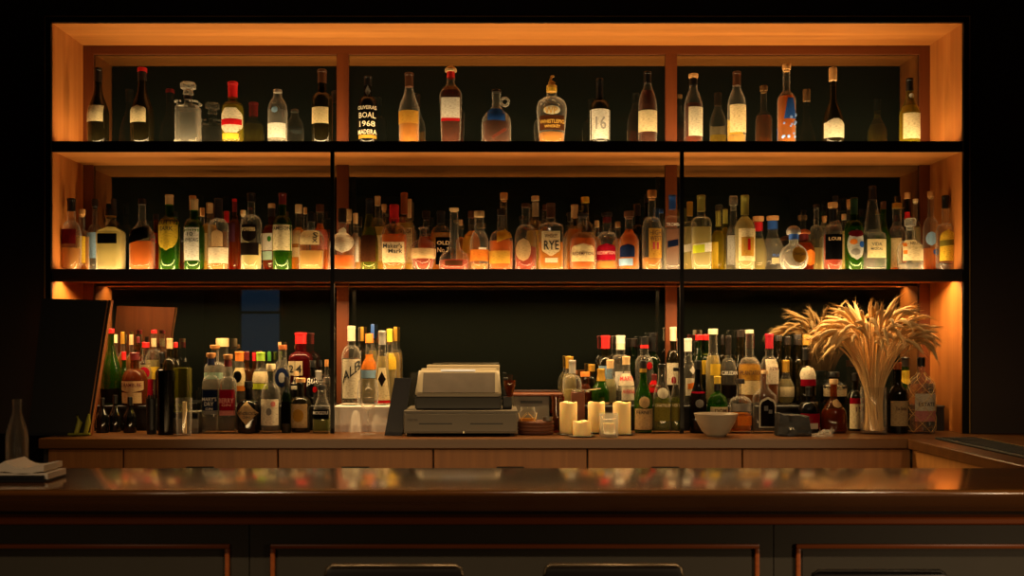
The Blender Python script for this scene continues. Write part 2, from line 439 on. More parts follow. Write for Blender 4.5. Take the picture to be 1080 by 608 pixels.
BRASS = plain('brass_edge', lin('a88444'), .5, .7)
WALLM = plain('dark_wall_paint', lin('2a1c10'), .7, noise=.15, nscale=3)
BLACK = plain('black_satin', lin('0c0c0c'), .45)
m_, nt, out = new_mat('smoked_mirror')
gl = N(nt, 'ShaderNodeBsdfGlossy', Roughness=0.0); gl.inputs['Color'].default_value = (.24, .235, .22, 1)
df = N(nt, 'ShaderNodeBsdfDiffuse'); df.inputs['Color'].default_value = (.004, .005, .004, 1)
ad = N(nt, 'ShaderNodeAddShader'); L_(nt, gl.outputs[0], ad.inputs[0]); L_(nt, df.outputs[0], ad.inputs[1]); L_(nt, ad.outputs[0], out.inputs[0])
MIRROR = m_
def emit(name, col, s):
    m, nt, out = new_mat(name); e = N(nt, 'ShaderNodeEmission', Strength=s); e.inputs['Color'].default_value = col
    L_(nt, e.outputs[0], out.inputs[0]); return m
LEDC = (1.0, .70, .33)
LED = emit('led_strip_glow', LEDC + (1,), 6.0)

# ================================================================ the room
RX0, RX1, RY0, RY1, RZ = -3.4, 3.4, -2.6, 4.62, 3.1
def st(name, g, mat, smooth=0): return tag(g.out(name, mat, None, smooth), kind='structure')
st('floor', G().box(RX0 - .1, RX1 + .1, RY0 - .1, RY1 + .1, -.1, 0), wood('floor_wood', lin('2a1a10'), lin('3c2616'), .5, 'Y'))
st('ceiling', G().box(RX0 - .1, RX1 + .1, RY0 - .1, RY1 + .1, RZ, RZ + .1), plain('ceiling_paint', lin('1c1612'), .8))
st('wall_left', G().box(RX0 - .1, RX0, RY0, RY1, 0, RZ), WALLM)
st('wall_right', G().box(RX1, RX1 + .1, RY0, RY1, 0, RZ), WALLM)
g = G()
xl, xr = XL - .035, XR + .035
for q in ((RX0, xl, D - .002, RY1, Z_C + .001, RZ), (xr, RX1, D - .002, RY1, Z_C + .001, RZ), (xl, xr, D - .002, RY1, Z_TOP + .035, RZ), (xl, xr, 4.52, RY1, Z_C + .001, Z_TOP + .035), (RX0, RX1, 4.52, RY1, 0, Z_C)):
    st('wall_back', G().box(*q), WALLM)
# wall behind the visitor with a tall curtained window, seen only as a blue patch in the mirror
wx0, wx1 = -2.98, -2.52
g = G(); g.box(RX0, wx0, RY0 - .1, RY0, 0, RZ); g.box(wx1, RX1, RY0 - .1, RY0, 0, RZ); g.box(wx0, wx1, RY0 - .1, RY0, 0, 1.30); g.box(wx0, wx1, RY0 - .1, RY0, 2.3, RZ)
st('wall_front', g, plain('rear_wall', lin('171713'), .9))
w1 = st('window_1', G().box(wx0, wx1, RY0 - .09, RY0 - .07, 1.30, 2.3), emit('dusk_window', (.10, .22, .42, 1), .16))
g = G(); g.box(wx0, wx1, RY0 - .07, RY0 - .04, 1.74, 1.77); g.box(wx0 - .03, wx0, RY0 - .08, RY0 + .01, 1.27, 2.33); g.box(wx1, wx1 + .03, RY0 - .08, RY0 + .01, 1.27, 2.33)
fr = g.out('window_frame', METAL_D, w1, 0)

# ================================================================ back-bar shelving
sh = thing('shelving_unit', (PX(535, D), D, Z_C), 'wide built-in wooden back-bar shelving with two lit bottle shelves and a smoked mirror', 'shelving')
T = .03
G().box(XL - T, XL, D, 4.5, Z_C + .001, Z_TOP + T).out('side_panel', W_CABV, sh, 0)
G().box(XR, XR + T, D, 4.5, Z_C + .001, Z_TOP + T).out('side_panel', W_CABV, sh, 0)
G().box(XL, XR, D, 4.5, Z_TOP, Z_TOP + T).out('top_panel', W_CAB, sh, 0)
# thin metal surround on the wall face
g = G()
for q, (off, wd, mt) in enumerate(((.000, .022, METAL_D), (.022, .005, BRASS))):
    g = G(); a0, a1, z1 = XL - off, XR + off, Z_TOP + off
    g.box(a0 - wd, a0, D - .012 - .002 * q, D + .004, Z_C + .001, z1 + wd); g.box(a1, a1 + wd, D - .012 - .002 * q, D + .004, Z_C + .001, z1 + wd); g.box(a0, a1, D - .012 - .002 * q, D + .004, z1, z1 + wd)
    g.out('surround' if q == 0 else 'brass_edge', mt, sh, 0)
# shelves: dark lip, wooden underside, a lit glass slot along the middle
YL0, YL1 = 4.345, 4.375
YD0, YD1 = 4.205, 4.235
for zt, zb in ((Z_S1, Z_S1B), (Z_S2, Z_S2B)):
    zu = zb if zt == Z_S1 else zb + .010
    zm = zt - .012
    g = G().box(XL, XR, D + .012, YD0, zm, zt).box(XL, XR, YD1, YL0, zm, zt).box(XL, XR, YL1, YM, zm, zt)
    if zt == Z_S1: g.box(XL, XR, D + .012, YM, zu, zm)
    else: g.box(XL, XR, D + .012, YD0, zu, zm).box(XL, XR, YD1, YM, zu, zm).box(XL, XR, YD0, YD1, zu + .012, zm)
    s_ = g.out('shelf', W_CAB, sh, 0)
    G().box(XL, XR, D, D + .012, zb - .001, zt).out('shelf_lip', W_DARK, s_, 0)
    G().box(XL + .02, XR - .02, YL0 + .006, YL1 - .006, zt - .0115, zt - .0095).out('light_strip', LED, s_, 0)
    G().box(XL + .02, XR - .02, YD0 + .006, YD1 - .006, zt - .0115, zt - .0095).out('light_strip', LED, s_, 0)
    if zt == Z_S2: G().box(XL + .02, XR - .02, YD0 + .006, YD1 - .006, zu + .010, zu + .0115).out('light_strip', LED, s_, 0)
# frame round the mirror, wooden uprights
fw = .045
G().box(XL, XL + fw, YB, YM + .02, Z_C + .001, Z_TOP).out('face_frame', W_FRAMEV, sh, 0)
G().box(XR - fw, XR, YB, YM + .02, Z_C + .001, Z_TOP).out('face_frame', W_FRAMEV, sh, 0)
G().box(XL + fw, XR - fw, YB, YM + .02, Z_TOP - .038, Z_TOP).out('face_frame', W_FRAME, sh, 0)
for a, b2 in ((355, 367.5), (702, 714)):
    G().box(PX(a, YB), PX(b2, YB), YB, YM + .02, Z_C + .001, Z_TOP - .038).out('upright', W_FRAMEV, sh, 0)
xs = [XL + fw, PX(355, YB), PX(367.5, YB), PX(702, YB), PX(714, YB), XR - fw]
for i in (0, 2, 4):
    for z0, z1 in ((Z_S1, Z_TOP - .038), (Z_S2, Z_S1B), (Z_C + .001, Z_S2B)):
        G().box(xs[i], xs[i + 1], YM, YM + .012, z0, z1).out('mirror', MIRROR, sh, 0)
for px in (350.5, 719.3):
    G().box(PX(px - 2.0, D), PX(px + 2.0, D), D - .002, D + .014, Z_C + .001, Z_S1B).out('metal_post', METAL_D, sh, 0)
# light channel under the lower shelf
G().box(PX(113, YB), PX(945, YB), YB - .012, YB - .002, Z_S2B - .006, Z_S2B - .001).out('light_channel', plain('channel', lin('c08040'), .4), sh, 0)

# ================================================================ back counter, drawers, return
YF = 3.93
xc1 = PX(957, YF)
bc = thing('back_counter', (0, YF, 0), 'long brown wooden counter with drawers running under the shelving', 'counter')
G().box(PX(40, YF), xc1 + .9, YF, D + .31, Z_C - .040, Z_C, .003, 1).out('worktop', W_COUNT, bc, 30)
G().box(PX(40, YF), xc1, YF + .05, D + .05, 0, Z_C - .040).out('carcass', plain('carcass', lin('1a100a'), .7), bc, 0)
yd = YF + .03
dxs = [50, 130, 293, 457, 619.5, 783, 961]
for a, e in zip(dxs, dxs[1:]):
    x0, x1 = PX(a, yd) + .003, PX(e, yd) - .003
    d_ = G().box(x0, x1, yd, yd + .02, .62, Z_C - .046, .002, 1).out('drawer', W_DRAW, bc, 0)
    if 130 <= a < 783: G().box((x0 + x1) / 2 - .055, (x0 + x1) / 2 + .055, yd - .012, yd, .898, .908, .002, 1).out('handle', METAL_D, d_, 0)
YFAR_R = 3.009
rc = thing('return_counter', (xc1, 3.4, 0), 'side counter of brown wood coming forward from the end of the back counter', 'counter')
G().box(xc1, xc1 + .9, YFAR_R, YF - .001, Z_C - .040, Z_C - .0005, .003, 1).out('worktop', W_COUNT, rc, 30)
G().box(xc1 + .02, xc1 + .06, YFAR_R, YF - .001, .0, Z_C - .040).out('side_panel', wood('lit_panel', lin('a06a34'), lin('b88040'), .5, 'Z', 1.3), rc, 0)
mt = G(); x0, x1 = xc1 + .10, xc1 + .26
mt.box(x0, x1, 3.03, YF - .02, Z_C, Z_C + .008, .002, 1)
for i in range(28): mt.box(x0 + .012, x1 - .012, 3.05 + i * .03, 3.062 + i * .03, Z_C + .008, Z_C + .011)
o = at(mt.out('bar_mat', plain('rubber', lin('14160e'), .7), None, 0), (xc1 + .18, 3.36, Z_C)); tag(o, 'long black ribbed rubber mat lying along the side counter', 'mat')
mt = G(); mt.box(xc1 + .285, xc1 + .292, 3.03, YF + .02, Z_C, Z_C + .004); o = at(mt.out('metal_trim', BRASS, None, 0), (xc1 + .288, 3.36, Z_C)); tag(o, 'thin brass strip let into the side counter beside the mat', 'strip')

# ================================================================ customer bar
YN, YFAR, YP = 2.56, 3.007, 2.76
ba = thing('bar_counter', (0, YP, 0), 'dark polished bar counter across the whole front with wood-trimmed panels', 'bar')
zt = Z_BAR
prof = [(YFAR, zt), (YN + .012, zt)]
for i in range(1, 8):
    a = PI / 2 + PI * i / 8 * .8; prof.append((YN + .012 + .012 * math.cos(a), zt - .010 + .010 * math.sin(a)))
prof += [(YN + .045, zt - .062), (YFAR, zt - .055)]
G().profile_x(prof, RX0 + .02, RX1 - .02).out('bar_top', W_BAR, ba, 40)
prof = [(YN + .05, zt - .058), (YN + .055, zt - .072)]
for i in range(0, 9):
    a = PI / 2 + PI * i / 8; prof.append((YN + .085 + .025 * math.cos(a), PZ(540.5, YN + .06) + .008 * math.sin(a)))
prof += [(YP, PZ(547.5, YP)), (YP, zt - .058)]
G().profile_x(prof, RX0 + .02, RX1 - .02).out('nosing', plain('nosing_lacquer', lin('1c140c'), .42, coat=.2), ba, 40)
G().box(RX0 + .02, RX1 - .02, YP - .03, YP, PZ(554, YP - .03), PZ(546.5, YP - .03), .004, 1).out('rail', W_RAIL, ba, 30)
seams = [-60, 263, 816, 1140]
sx = [RX0 + .02] + [PX(p, YP) for p in (263, 816)] + [RX1 - .02]
for a, e in zip(sx, sx[1:]):
    G().box(a + .0015, e - .0015, YP, YP + .03, .10, PZ(550, YP)).out('front_panel', P_BAR, ba, 0)
G().box(RX0 + .02, RX1 - .02, YP + .032, YFAR - .05, .0, zt - .06).out('carcass', BLACK, ba, 0)
zt_, zb_ = PZ(573.5, YP), .20
for a, e in ((-160, 243), (286, 800), (838.5, 1290)):
    g = G(); x0, x1 = PX(a, YP), PX(e, YP); w_ = .0125
    for q in ((x0, x1, zt_ - w_, zt_), (x0, x1, zb_, zb_ + w_), (x0, x0 + w_, zb_ + w_, zt_ - w_), (x1 - w_, x1, zb_ + w_, zt_ - w_)): g.box(q[0], q[1], YP - .014, YP, q[2], q[3], .004, 2)
    g.out('panel_moulding', W_RAIL, ba, 35)
    G().box(x0 + .02, x1 - .02, YP - .003, YP, zb_ + .02, zt_ - .02).out('inner_panel', P_BAR, ba, 0)
G().box(RX0 + .02, RX1 - .02, YP - .02, YP, 0, .10).out('kick_board', METAL_D, ba, 0)

# stools: only the tops of their low backs show
def stool(px0, px1, py, Y, lab, fold):
    xc = (PX(px0, Y) + PX(px1, Y)) / 2; hw = (PX(px1, Y) - PX(px0, Y)) / 2; zt = PZ(py, Y)
    r = thing('bar_stool', (xc, Y + .2, 0), lab, 'stool', 'bar stools in front of the bar')
    G().box(xc - hw, xc + hw, Y, Y + .03, .80, zt - .003, .012, 2).out('backrest', plain('stool_leather', lin('120d0a'), .45), r, 40)
    g = G(); P = [(xc - hw, Y + .012, .70), (xc - hw, Y + .012, zt - .02), (xc - hw + .004, Y + .012, zt - .006), (xc - hw + .014, Y + .012, zt), (xc + hw - .014, Y + .012, zt), (xc + hw - .004, Y + .012, zt - .006), (xc + hw, Y + .012, zt - .02), (xc + hw, Y + .012, .70)]
    g.tube(P, .005, 8); g.out('back_frame', plain('stool_steel', lin('8a7a60'), .3, .9) if fold else METAL_D, r, 50)
    sy = (Y + .01, Y + .175)
    G().box(xc - .15, xc + .15, Y + .0, Y + .185, .70, .75, .02, 3).out('seat', plain('stool_leather', lin('120d0a'), .45), r, 40)
    for sx_ in (-1, 1):
        for y_ in (Y + .012, Y + .165): G().tube([(xc + sx_ * .135, y_, .705), (xc + sx_ * .145, y_, 0)], .010, 8).out('leg', METAL_D, r, 50)
    G().tube([(xc - .14, Y + .012, .25), (xc + .14, Y + .012, .25), (xc + .14, Y + .165, .25), (xc - .14, Y + .165, .25)], .007, 8, True).out('footrest', METAL_D, r, 50)
stool(343, 487, 598.5, 2.22, 'black bar stool with bright steel edge on its low back, below the draped bottle box', True)
stool(575, 720, 598, 2.22, 'black bar stool with dull edge on its low back, below the candles', True)
stool(858, 1000, 604.5, 2.22, 'black bar stool whose back just shows at the lower edge, below the wheat vase', False)
# ================================================================ top shelf
b('t', 103.5, 71.6, 22, 0, 'slope', 'd', None, 0, ('foil', 'dark', 87), [('r', 93, 111.5, 113, 130, 'cream')], 'dark wine bottle with plain square cream label, at the wall end of the top shelf', nw=7.5)
b('t', 150, 71.6, 24, 0, 'slope', 'd', None, 0, ('foil', 'dark', 85), [('a', 139.5, 157, 113, 131, 'cream')], 'dark wine bottle with red-tipped cap and arched cream label beside the clear cut decanter', nw=8.5, tip='red')
r_, o3, hw, H, Y, surf, zf = b('t', 198.5, 87.5, 24, 0, ([(.96, 0), (1, .02), (1, .62), (.97, .70), (1, .72), (1, .76), (.9, .80), (.4, .84), (.36, .88), (.42, 1)], 5, .95), 'c', 'wa', 116, ('deco', None, 105), [], 'clear cut-glass square decanter with a round stopper, full to the shoulder', name='decanter', nf=(100, 105.5, 'black'), nw=9)
g = G()
for i in range(26):
    a = 2 * PI * i / 26
    c, s = math.cos(a), math.sin(a); e = 2 / 5
    x, y = math.copysign(abs(c) ** e, c), math.copysign(abs(s) ** e, s) * .95
    g.sphere((o3[0] + x * hw * .99, o3[1] + y * hw * .99, o3[2] + .018), .0055, (1, 1, 2.2), 6, 5); g.sphere((o3[0] + x * hw * .99, o3[1] + y * hw * .99, o3[2] + zf(109)), .004, (1, 1, 1.2), 6, 5)
g.out('cut_pattern', glass('f'), r_)
b('t', 245.5, 86.4, 23, 0, 'spir', 'o', 'ye', 112, ('foil', 'red', 103), [('h', 235, 256.5, 116, 142, 'ivory'), ('r', 235.5, 256, 127.5, 133.5, 'red'), ('r', 237, 253.5, 142.6, 149, 'yellow')], 'olive-yellow bottle with red capsule and white six-sided label crossed by a red band', nw=9.5, back=(237, 254, 136, 149, 'yellow'))
b('t', 292.8, 94.7, 20.4, 0, ([(.93, 0), (1, .03), (1, .66), (.93, .76), (.72, .84), (.44, .90), (.40, 1)], 2, 1), 'c', 'wa', 116.5, ('screw', 'silver', 97.8), [('r', 283.5, 302, 131.5, 147, 'white'), ('o', 288.5, 295, 114.5, 121, 'sky')], 'short-necked clear bottle with round blue emblem above a silvery white label', back=(284, 301, 133, 146, 'white'))
b('t', 339.7, 73.7, 22, 0, 'spir', 'd', None, 0, ('foil', 'brown', 88), [('r', 330, 347.5, 115, 132, 'paper')], 'dark wine bottle with brown capsule and greenish square label beside the wooden upright', nw=9)
b('t', 388, 80.8, 20, 0, 'spir', 'k', None, 0, ('foil', 'black', 90.5), [('r', 378.6, 397.4, 144, 147.6, 'gold'), ('k', 385.5, 391, 90.5, 103.5, 'grey')], 'black bottle with bold white painted capitals and a gold foot ring', nw=7.5,
  T=[('OLIVEIRAS', 378.8, 397.2, 113.5, 117.5, 'ivory'), ('BOAL', 380, 396.5, 120.5, 126.5, 'ivory'), ('1968', 380.5, 396, 129.5, 135.5, 'ivory'), ('MADEIRA', 378.8, 397.2, 138.5, 143.5, 'ivory')])
b('t', 431.5, 77, 22, 0, ([(.93, 0), (.95, .03), (1, .5), (.97, .54), (.86, .62), (.62, .70), (.44, .77), (.37, .83), (.36, 1)], 2, 1), 'c', 'am', 131, ('foil', 'brown', 91.7), [('r', 421, 441.5, 118.5, 132, 'ochre')], 'clear bottle with sloping shoulders, brown cap and golden amber band across its middle', nw=8.5)
b('t', 475.5, 70, 23.5, 0, ([(.80, 0), (.83, .03), (1, .66), (1, .69), (.85, .74), (.5, .80), (.33, .84), (.32, 1)], 4, .85), 'c', 'db', 92, ('dome', 'tan', 76), [('r', 466, 485, 105, 126.5, 'white'), ('r', 466, 485, 126.5, 129.5, 'red')], 'broad-shouldered tapering amber bottle with flared stopper and red-edged white label, on the top shelf', nf=(76, 82.5, 'red'), nw=8)
r_, o3, hw, H, Y, surf, zf = b('t', 523.5, 95, 31, 0, ([(.90, 0), (1, .06), (1, .42), (.95, .52), (.78, .60), (.45, .67), (.30, .74), (.27, .82), (.30, 1)], 2, .85), 'c', 'br', 129, ('screw', 'black', 97.5), [('r', 514.5, 532.5, 116, 129.5, 'blue', -.05)], 'squat round glass jug with ring handle, blue paper tag and dark infusion', name='jug')
cx, cz = PX(532.5, Y), PZ(107.5, Y); g = G(); rr = .0165
g.tube([(cx + rr * math.cos(a), Y, cz + rr * math.sin(a)) for a in [2 * PI * i / 18 for i in range(18)]], .0055, 8, True); g.out('handle', glass('f'), r_)
g = G(); g.box(PX(518, Y), PX(534, Y), Y - .02, Y - .014, PZ(143, Y), PZ(140, Y), .001, 1, (Vector((PX(526, Y), Y, PZ(141, Y))), Matrix.Rotation(-.6, 3, 'Y'))); g.out('fruit_peel', plain('peel', lin('e08a28'), .6), r_)
b('t', 581.8, 79, 32, 0, ([(.74, 0), (.80, .03), (1, .62), (.98, .70), (.86, .78), (.6, .83), (.36, .85), (.34, .88), (.34, 1)], 2, .8), 'c', 'am', 141, ('horse', 'ochre', 97), [('r', 569, 594.5, 124, 139, 'brown'), ('o', 573, 590, 114, 123.5, 'glassy')], 'large round-shouldered clear bottle with small figure stopper and dark gold-lettered band', nw=10.5,
  T=[('WP', 574, 587, 115.5, 123, 'gold'), ('WHISTLEPIG', 569.5, 594, 128.5, 132.5, 'gold'), ('WHISKEY', 574, 590, 134, 137, 'gold')], nf=(93.5, 97, 'yellow'))
b('t', 632.5, 83, 21, 0, 'spir', 'd', None, 0, ('foil', 'black', 104), [('r', 622.2, 642.8, 117, 148.5, 'white')], 'dark bottle whose tall white label bears a large 16', nw=7, T=[('16', 627.5, 638, 125, 138.5, 'grey')])
b('t', 683, 76, 19.5, 0, ([(.96, 0), (1, .03), (1, .56), (.95, .64), (.75, .74), (.48, .82), (.38, .86), (.37, 1)], 2, 1), 'c', 'db', 96, ('foil', 'black', 88), [('r', 673.4, 692.4, 118, 140.5, 'cream')], 'slim bottle of red-brown spirit with cream label, beside the second wooden upright', nw=7.5, back=(674, 692, 141, 149, 'maroon'))
b('t', 731.3, 78, 19, 0, ([(.96, 0), (1, .03), (1, .60), (.95, .66), (.70, .76), (.45, .83), (.42, 1)], 2, 1), 'c', 'db', 110, ('cork', 'cork', 83.5), [('r', 725, 740.4, 114.5, 145, 'ivory')], 'clear bottle of ruby liquid with a long cream label and cork over dark foil', nf=(83.5, 90, 'black'), nw=7.8, back=(724, 738, 142, 149, 'cream'))
b('t', 777, 75.6, 19, 0, ([(.94, 0), (1, .03), (1, .58), (.93, .66), (.62, .76), (.42, .82), (.41, 1)], 2, 1), 'c', 'go', 143, ('foil', 'brown', 90.4), [('r', 768.8, 786, 112, 141, 'cream')], 'clear bottle with brown capsule, tall cream label and a last inch of golden spirit', nw=7.8, back=(768, 785, 125, 149, 'yellow'))
r_, o3, hw, H, Y, surf, zf = b('t', 829.5, 67.7, 19, 0, ([(.97, 0), (1, .03), (1, .60), (.95, .64), (.7, .69), (.42, .72), (.38, .74), (.37, 1)], 2, 1), 'c', 'or', 102, ('cork', 'cork', 75.5), [('t', 824.5, 838, 105, 127, 'blue')], 'long-necked bottle painted with a blue bird among pale flowers', nf=None, nw=7, back=(820, 835, 135, 148, 'blue'))
random.seed(4)
for q in range(15):
    uu, zz = random.uniform(-.9, .9), random.uniform(.03, .16)
    g = G(); g.sphere(surf(uu, zz, .0016), random.uniform(.004, .007), (1, .15, 1), 7, 5); g.out('painted_flower', plain('flower_paint', lin('6f8cc8'), .6), r_)
b('t', 878.5, 71.6, 22, 0, ([(.88, 0), (1, .04), (1, .34), (.94, .44), (.70, .56), (.42, .66), (.31, .74), (.29, 1)], 2, 1), 'd', None, 0, ('cork', 'cork', 90), [('p', 868, 889, 127, 147, 'ivory'), ], 'slender-necked dark bottle with flared cork and peaked cream label low on its body', nw=6.6)
b('t', 959.5, 82.7, 21, 0, ([(.96, 0), (1, .03), (1, .52), (.9, .58), (.55, .68), (.36, .75), (.34, 1)], 2, 1), 'o', 'go', 112, ('foil', 'black', 96), [('r', 950.5, 970, 121, 148, 'cream'), ('o', 957.5, 963, 99, 104.5, 'white')], 'olive bottle with black capsule, round neck seal and big cream label on the top shelf', nw=7)

# ================================================================ middle shelf
m = lambda *a, **k: b('m', *a, **k)
# front row
m(75.3, 209.5, 20, 0, 'low', 'c', 'am', 262, ('foil', 'black', 223), [('r', 65.5, 82.5, 242.5, 258, 'maroon')], 'black-capped amber bottle with dark red label beside the end wall of the middle shelf', nw=8)
m(117, 220.5, 27, 0, 'sq', 'c', 'ye', 240, ('screw', 'dark', 228), [('r', 107, 127, 247.5, 258, 'black')], 'square-shouldered bottle of glowing pale spirit with a narrow black label', nw=11, nf=(227, 229.5, 'gold'))
m(150, 210, 24, 0, 'sqs', 'c', 'or', 255, ('screw', 'dark', 216), [('r', 139, 159, 241, 255, 'black', .32)], 'square amber bottle with a slanting black label', nw=7.5)
m(178.6, 205.7, 21.8, 0, 'spir', 'g', 'gr', 232, ('foil', 'tan', 216), [('s', 168.3, 188.8, 231.5, 265, 'yellow')], 'tall green bottle with tan capsule and shield-shaped yellow label', nw=8, T=[('CUTTY', 169.5, 187.8, 233.5, 238, 'dark'), ('SARK', 172, 185, 240, 244.5, 'dark')])
m(205, 210, 20.8, 0, 'bord', 'g', 'gr', 238, ('foil', 'tan', 222), [('r', 195.3, 212, 241, 275.5, 'white')], 'green bottle with tan capsule and tall white lettered label', nw=7.5, T=[('LAPHROAIG', 196, 211.2, 252, 256, 'dark'), ('10', 200.5, 206.5, 246, 250, 'dkgreen')])
m(230.4, 209.5, 21, 0, 'spir', 'c', 'am', 266, ('foil', 'dark', 218), [('a', 226, 237, 243.5, 261, 'tan'), ('r', 220.5, 241, 262, 278.5, 'ivory')], 'brown-capped bottle with an arched tan label over a broad white one', nw=8, nf=(218, 231, 'dark'))
m(265, 204, 22, 0, 'spir', 'c', 'ye', 258, ('foil', 'black', 213), [('s', 257, 272, 238, 256, 'dark'), ('r', 255, 274, 257, 270, 'dark')], 'pale bottle with dark shield label above a dark band, white glow at its base', nw=8, T=[('POWERS', 258, 271, 241, 245, 'tan')])
m(298, 204, 20.5, 0, 'bord', 'g', 'gr', 236, ('foil', 'maroon', 216), [('r', 287.9, 308.2, 238, 265, 'cream')], 'green bottle with dark red capsule and broad cream label beside the flat square one', nw=7.5, T=[('JAMESON', 289, 307.2, 240, 245, 'dark')])
m(328.3, 224.6, 26, 0, 'med', 'c', 'go', 265, ('screw', 'black', 234), [('r', 318, 338, 244, 259, 'paper'), ], 'flat square-shouldered bottle with black cap and gold label bearing one brushed black character', nw=7.5, T=[('S', 331, 336, 246, 252, 'black'), ('X', 330.5, 336, 252.5, 257, 'black')])
m(361, 220, 27, 0, 'low', 'c', 'or', 270, ('screw', 'dark', 235), [('o', 352, 374, 240, 268, 'glassy')], 'wide flask-like bottle with oval clear label, standing behind the metal upright', nw=8)
m(389.5, 210, 19, 0, 'champ', 'o', 'gr', 240, ('foil', 'black', 226), [('r', 381, 397, 249, 277, 'brown')], 'sloping olive wine-shaped bottle with a dark brown label', nw=7)
m(415.8, 216, 27, 0, 'mark', 'c', 'or', 248, ('wax', 'red', 238.6), [('r', 404.5, 427, 256.5, 278, 'cream')], 'square amber bottle whose neck is dipped in dripping red wax', nw=9, T=[("Maker's", 405.5, 425, 258, 263, 'dark'), ('Mark', 411, 425, 263.8, 268, 'dark')])
m(446.5, 240, 27, 0, ([(.62, 0), (.68, .03), (.98, .34), (1, .42), (1, .55), (.78, .66), (.42, .73), (.34, .76), (.34, .93), (.42, 1)], 2, 1), 'c', 're', 263, None, [('r', 433.3, 459.8, 263, 273.5, 'tan')], 'low faceted open-necked bottle with a tan band round its waist', nw=9)
m(479, 219.7, 32, 0, ([(.94, 0), (1, .02), (.97, .20), (.84, .28), (.55, .34), (.36, .38), (.40, .41), (.36, .45), (.30, .50), (.27, .60), (.25, 1)], 2, .75), 'c', 're', 274.5, ('cork', 'tan', 223.5), [('r', 470, 488, 276, 281, 'brown')], "ship's-decanter bottle, broad at the base with a long straight neck", nw=8.2, capw=.95)
m(505.5, 223, 19.7, 0, 'low', 'c', 'am', 280, ('screw', 'tan', 229), [('r', 496, 515.3, 264, 276, 'orange'), ('r', 505, 513, 262, 264, 'white')], 'rounded clear bottle with wide tan cap and orange band label', nw=10)
m(528.5, 221, 25.4, 0, 'low', 'c', 'or', 254.5, ('screw', 'dark', 227.5), [('r', 524, 539.5, 243, 254, 'yellow', .4), ('r', 516, 537.5, 265.5, 279, 'gold')], 'round-shouldered amber bottle with a slanting yellow stripe over a gold label', nw=7.5)
m(554.5, 215, 23.5, 0, 'low', 'c', 're', 261, ('screw', 'brown', 219), [('o', 544, 559.5, 252.5, 276.5, 'tan')], 'red-amber bottle with a tilted oval tan label and clear stopper neck', nw=8.5)
m(581, 214.7, 26, 0, ([(.97, 0), (1, .03), (1, .66), (.93, .715), (.6, .74), (.34, .76), (.33, 1)], 5, .8), 'c', 'am', 256, ('foil', 'brown', 230), [('v', 571, 590, 245, 271, 'cream'), ('r', 574.5, 587.5, 273, 278, 'ivory')], 'square-shouldered bottle with RYE in big dark letters', nw=8.5, T=[('RYE', 573.5, 588.5, 255, 264.5, 'black'), ('WHISKEY', 574.5, 587, 248, 252, 'brown')])
m(614.8, 225.4, 28, 0, 'low', 'c', 'or', 252, ('cork', 'dark', 230), [('a', 602.5, 625.5, 258, 277, 'paper')], 'wide amber bottle with dark stopper and arched cream label next to the red-labelled one', nw=9, T=[('REDEMPTION', 603.5, 624.5, 267, 270.5, 'brown')])
m(640.2, 224.6, 24, 0, 'low', 'c', 'am', 276, ('cork', 'dark', 229.5), [('a', 629, 648, 258, 275.5, 'crimson')], 'nearly empty clear bottle with an arched red label', nw=9, nf=(229.5, 235, 'maroon'), T=[('REDEMPTION', 630, 647, 266, 269.5, 'pink')])
m(663.4, 223, 21.5, 0, 'low', 'c', 'or', 242, ('cork', 'brown', 231), [('a', 653.5, 668, 258.5, 272, 'navy'), ('r', 652.8, 666, 273.5, 281, 'sky')], 'full orange-amber bottle with an arched navy label over a pale blue one', nw=8.5)
m(687.5, 200.8, 21, 0, 'bord', 'c', 'am', 272, ('cork', 'wood', 211), [('r', 683, 697, 242, 273, 'ochre')], 'tall clear bottle with wooden ball stopper and brown printed panel', nw=7.8, T=[('HIGH', 684, 696, 244, 249, 'brown'), ('WEST', 684, 696, 250, 255, 'brown'), ('I', 687, 693, 256.5, 264, 'crimson')])
m(709, 205.7, 18, 0, 'sq', 'c', 'wa', 241, ('foil', 'blue', 221), [('r', 703, 714, 254, 261, 'navy', .22)], 'square clear bottle with blue neck foil and a small tilted blue tag', nw=7, T=[('TROMBA', 702, 716.5, 236, 239.5, 'white')])
m(739.6, 206, 20, 0, 'sq', 'c', 'ye', 240, ('foil', 'olive', 223), [('r', 730, 749, 257.5, 267, 'white', .12), ('r', 730, 741.5, 259, 267.5, 'lime', .12)], 'square clear bottle with yellow-green foil and slanting lime and white tag', nw=8)
m(785.5, 206, 21, 0, 'spir', 'c', 'ye', 228, ('foil', 'olive', 227), [('r', 777.5, 795.5, 242, 276, 'cream'), ('r', 780, 793, 251, 271, 'ochre'), ('r', 786, 789, 253, 265, 'red')], 'glowing pale bottle with bronze foil, cream label and dark inset panel', nw=8)
m(814.9, 228, 26, 1, ([(.62, 0), (.72, .02), (.97, .20), (1, .32), (.92, .46), (.68, .60), (.46, .70), (.40, .76), (.40, 1)], 2, .9), 'c', 'wa', 252, ('cork', 'cork', 234), [('r', 811, 827, 273, 279, 'cream')], 'pear-shaped clear bottle with wooden stopper and blue collar', nf=(233.5, 242, 'blue'), nw=10, T=[('PLATA', 812, 824, 269, 271.5, 'blue')])
m(837, 238, 30, 4.213, ([(.55, 0), (.62, .02), (.86, .10), (.98, .24), (1, .34), (.94, .46), (.80, .56), (.58, .64), (.36, .69), (.30, .72), (.30, 1)], 2, .95), 'f', 'wa', 268, ('dome', 'silver', 247.3), [('o', 832, 847, 261, 278.5, 'ochre')], 'ball-shaped clear bottle with pale domed stopper, blue collar and oval label', nf=(247.3, 253, 'blue'), nw=9.5, T=[('Don Julio', 833, 846, 267, 271.5, 'brown')])
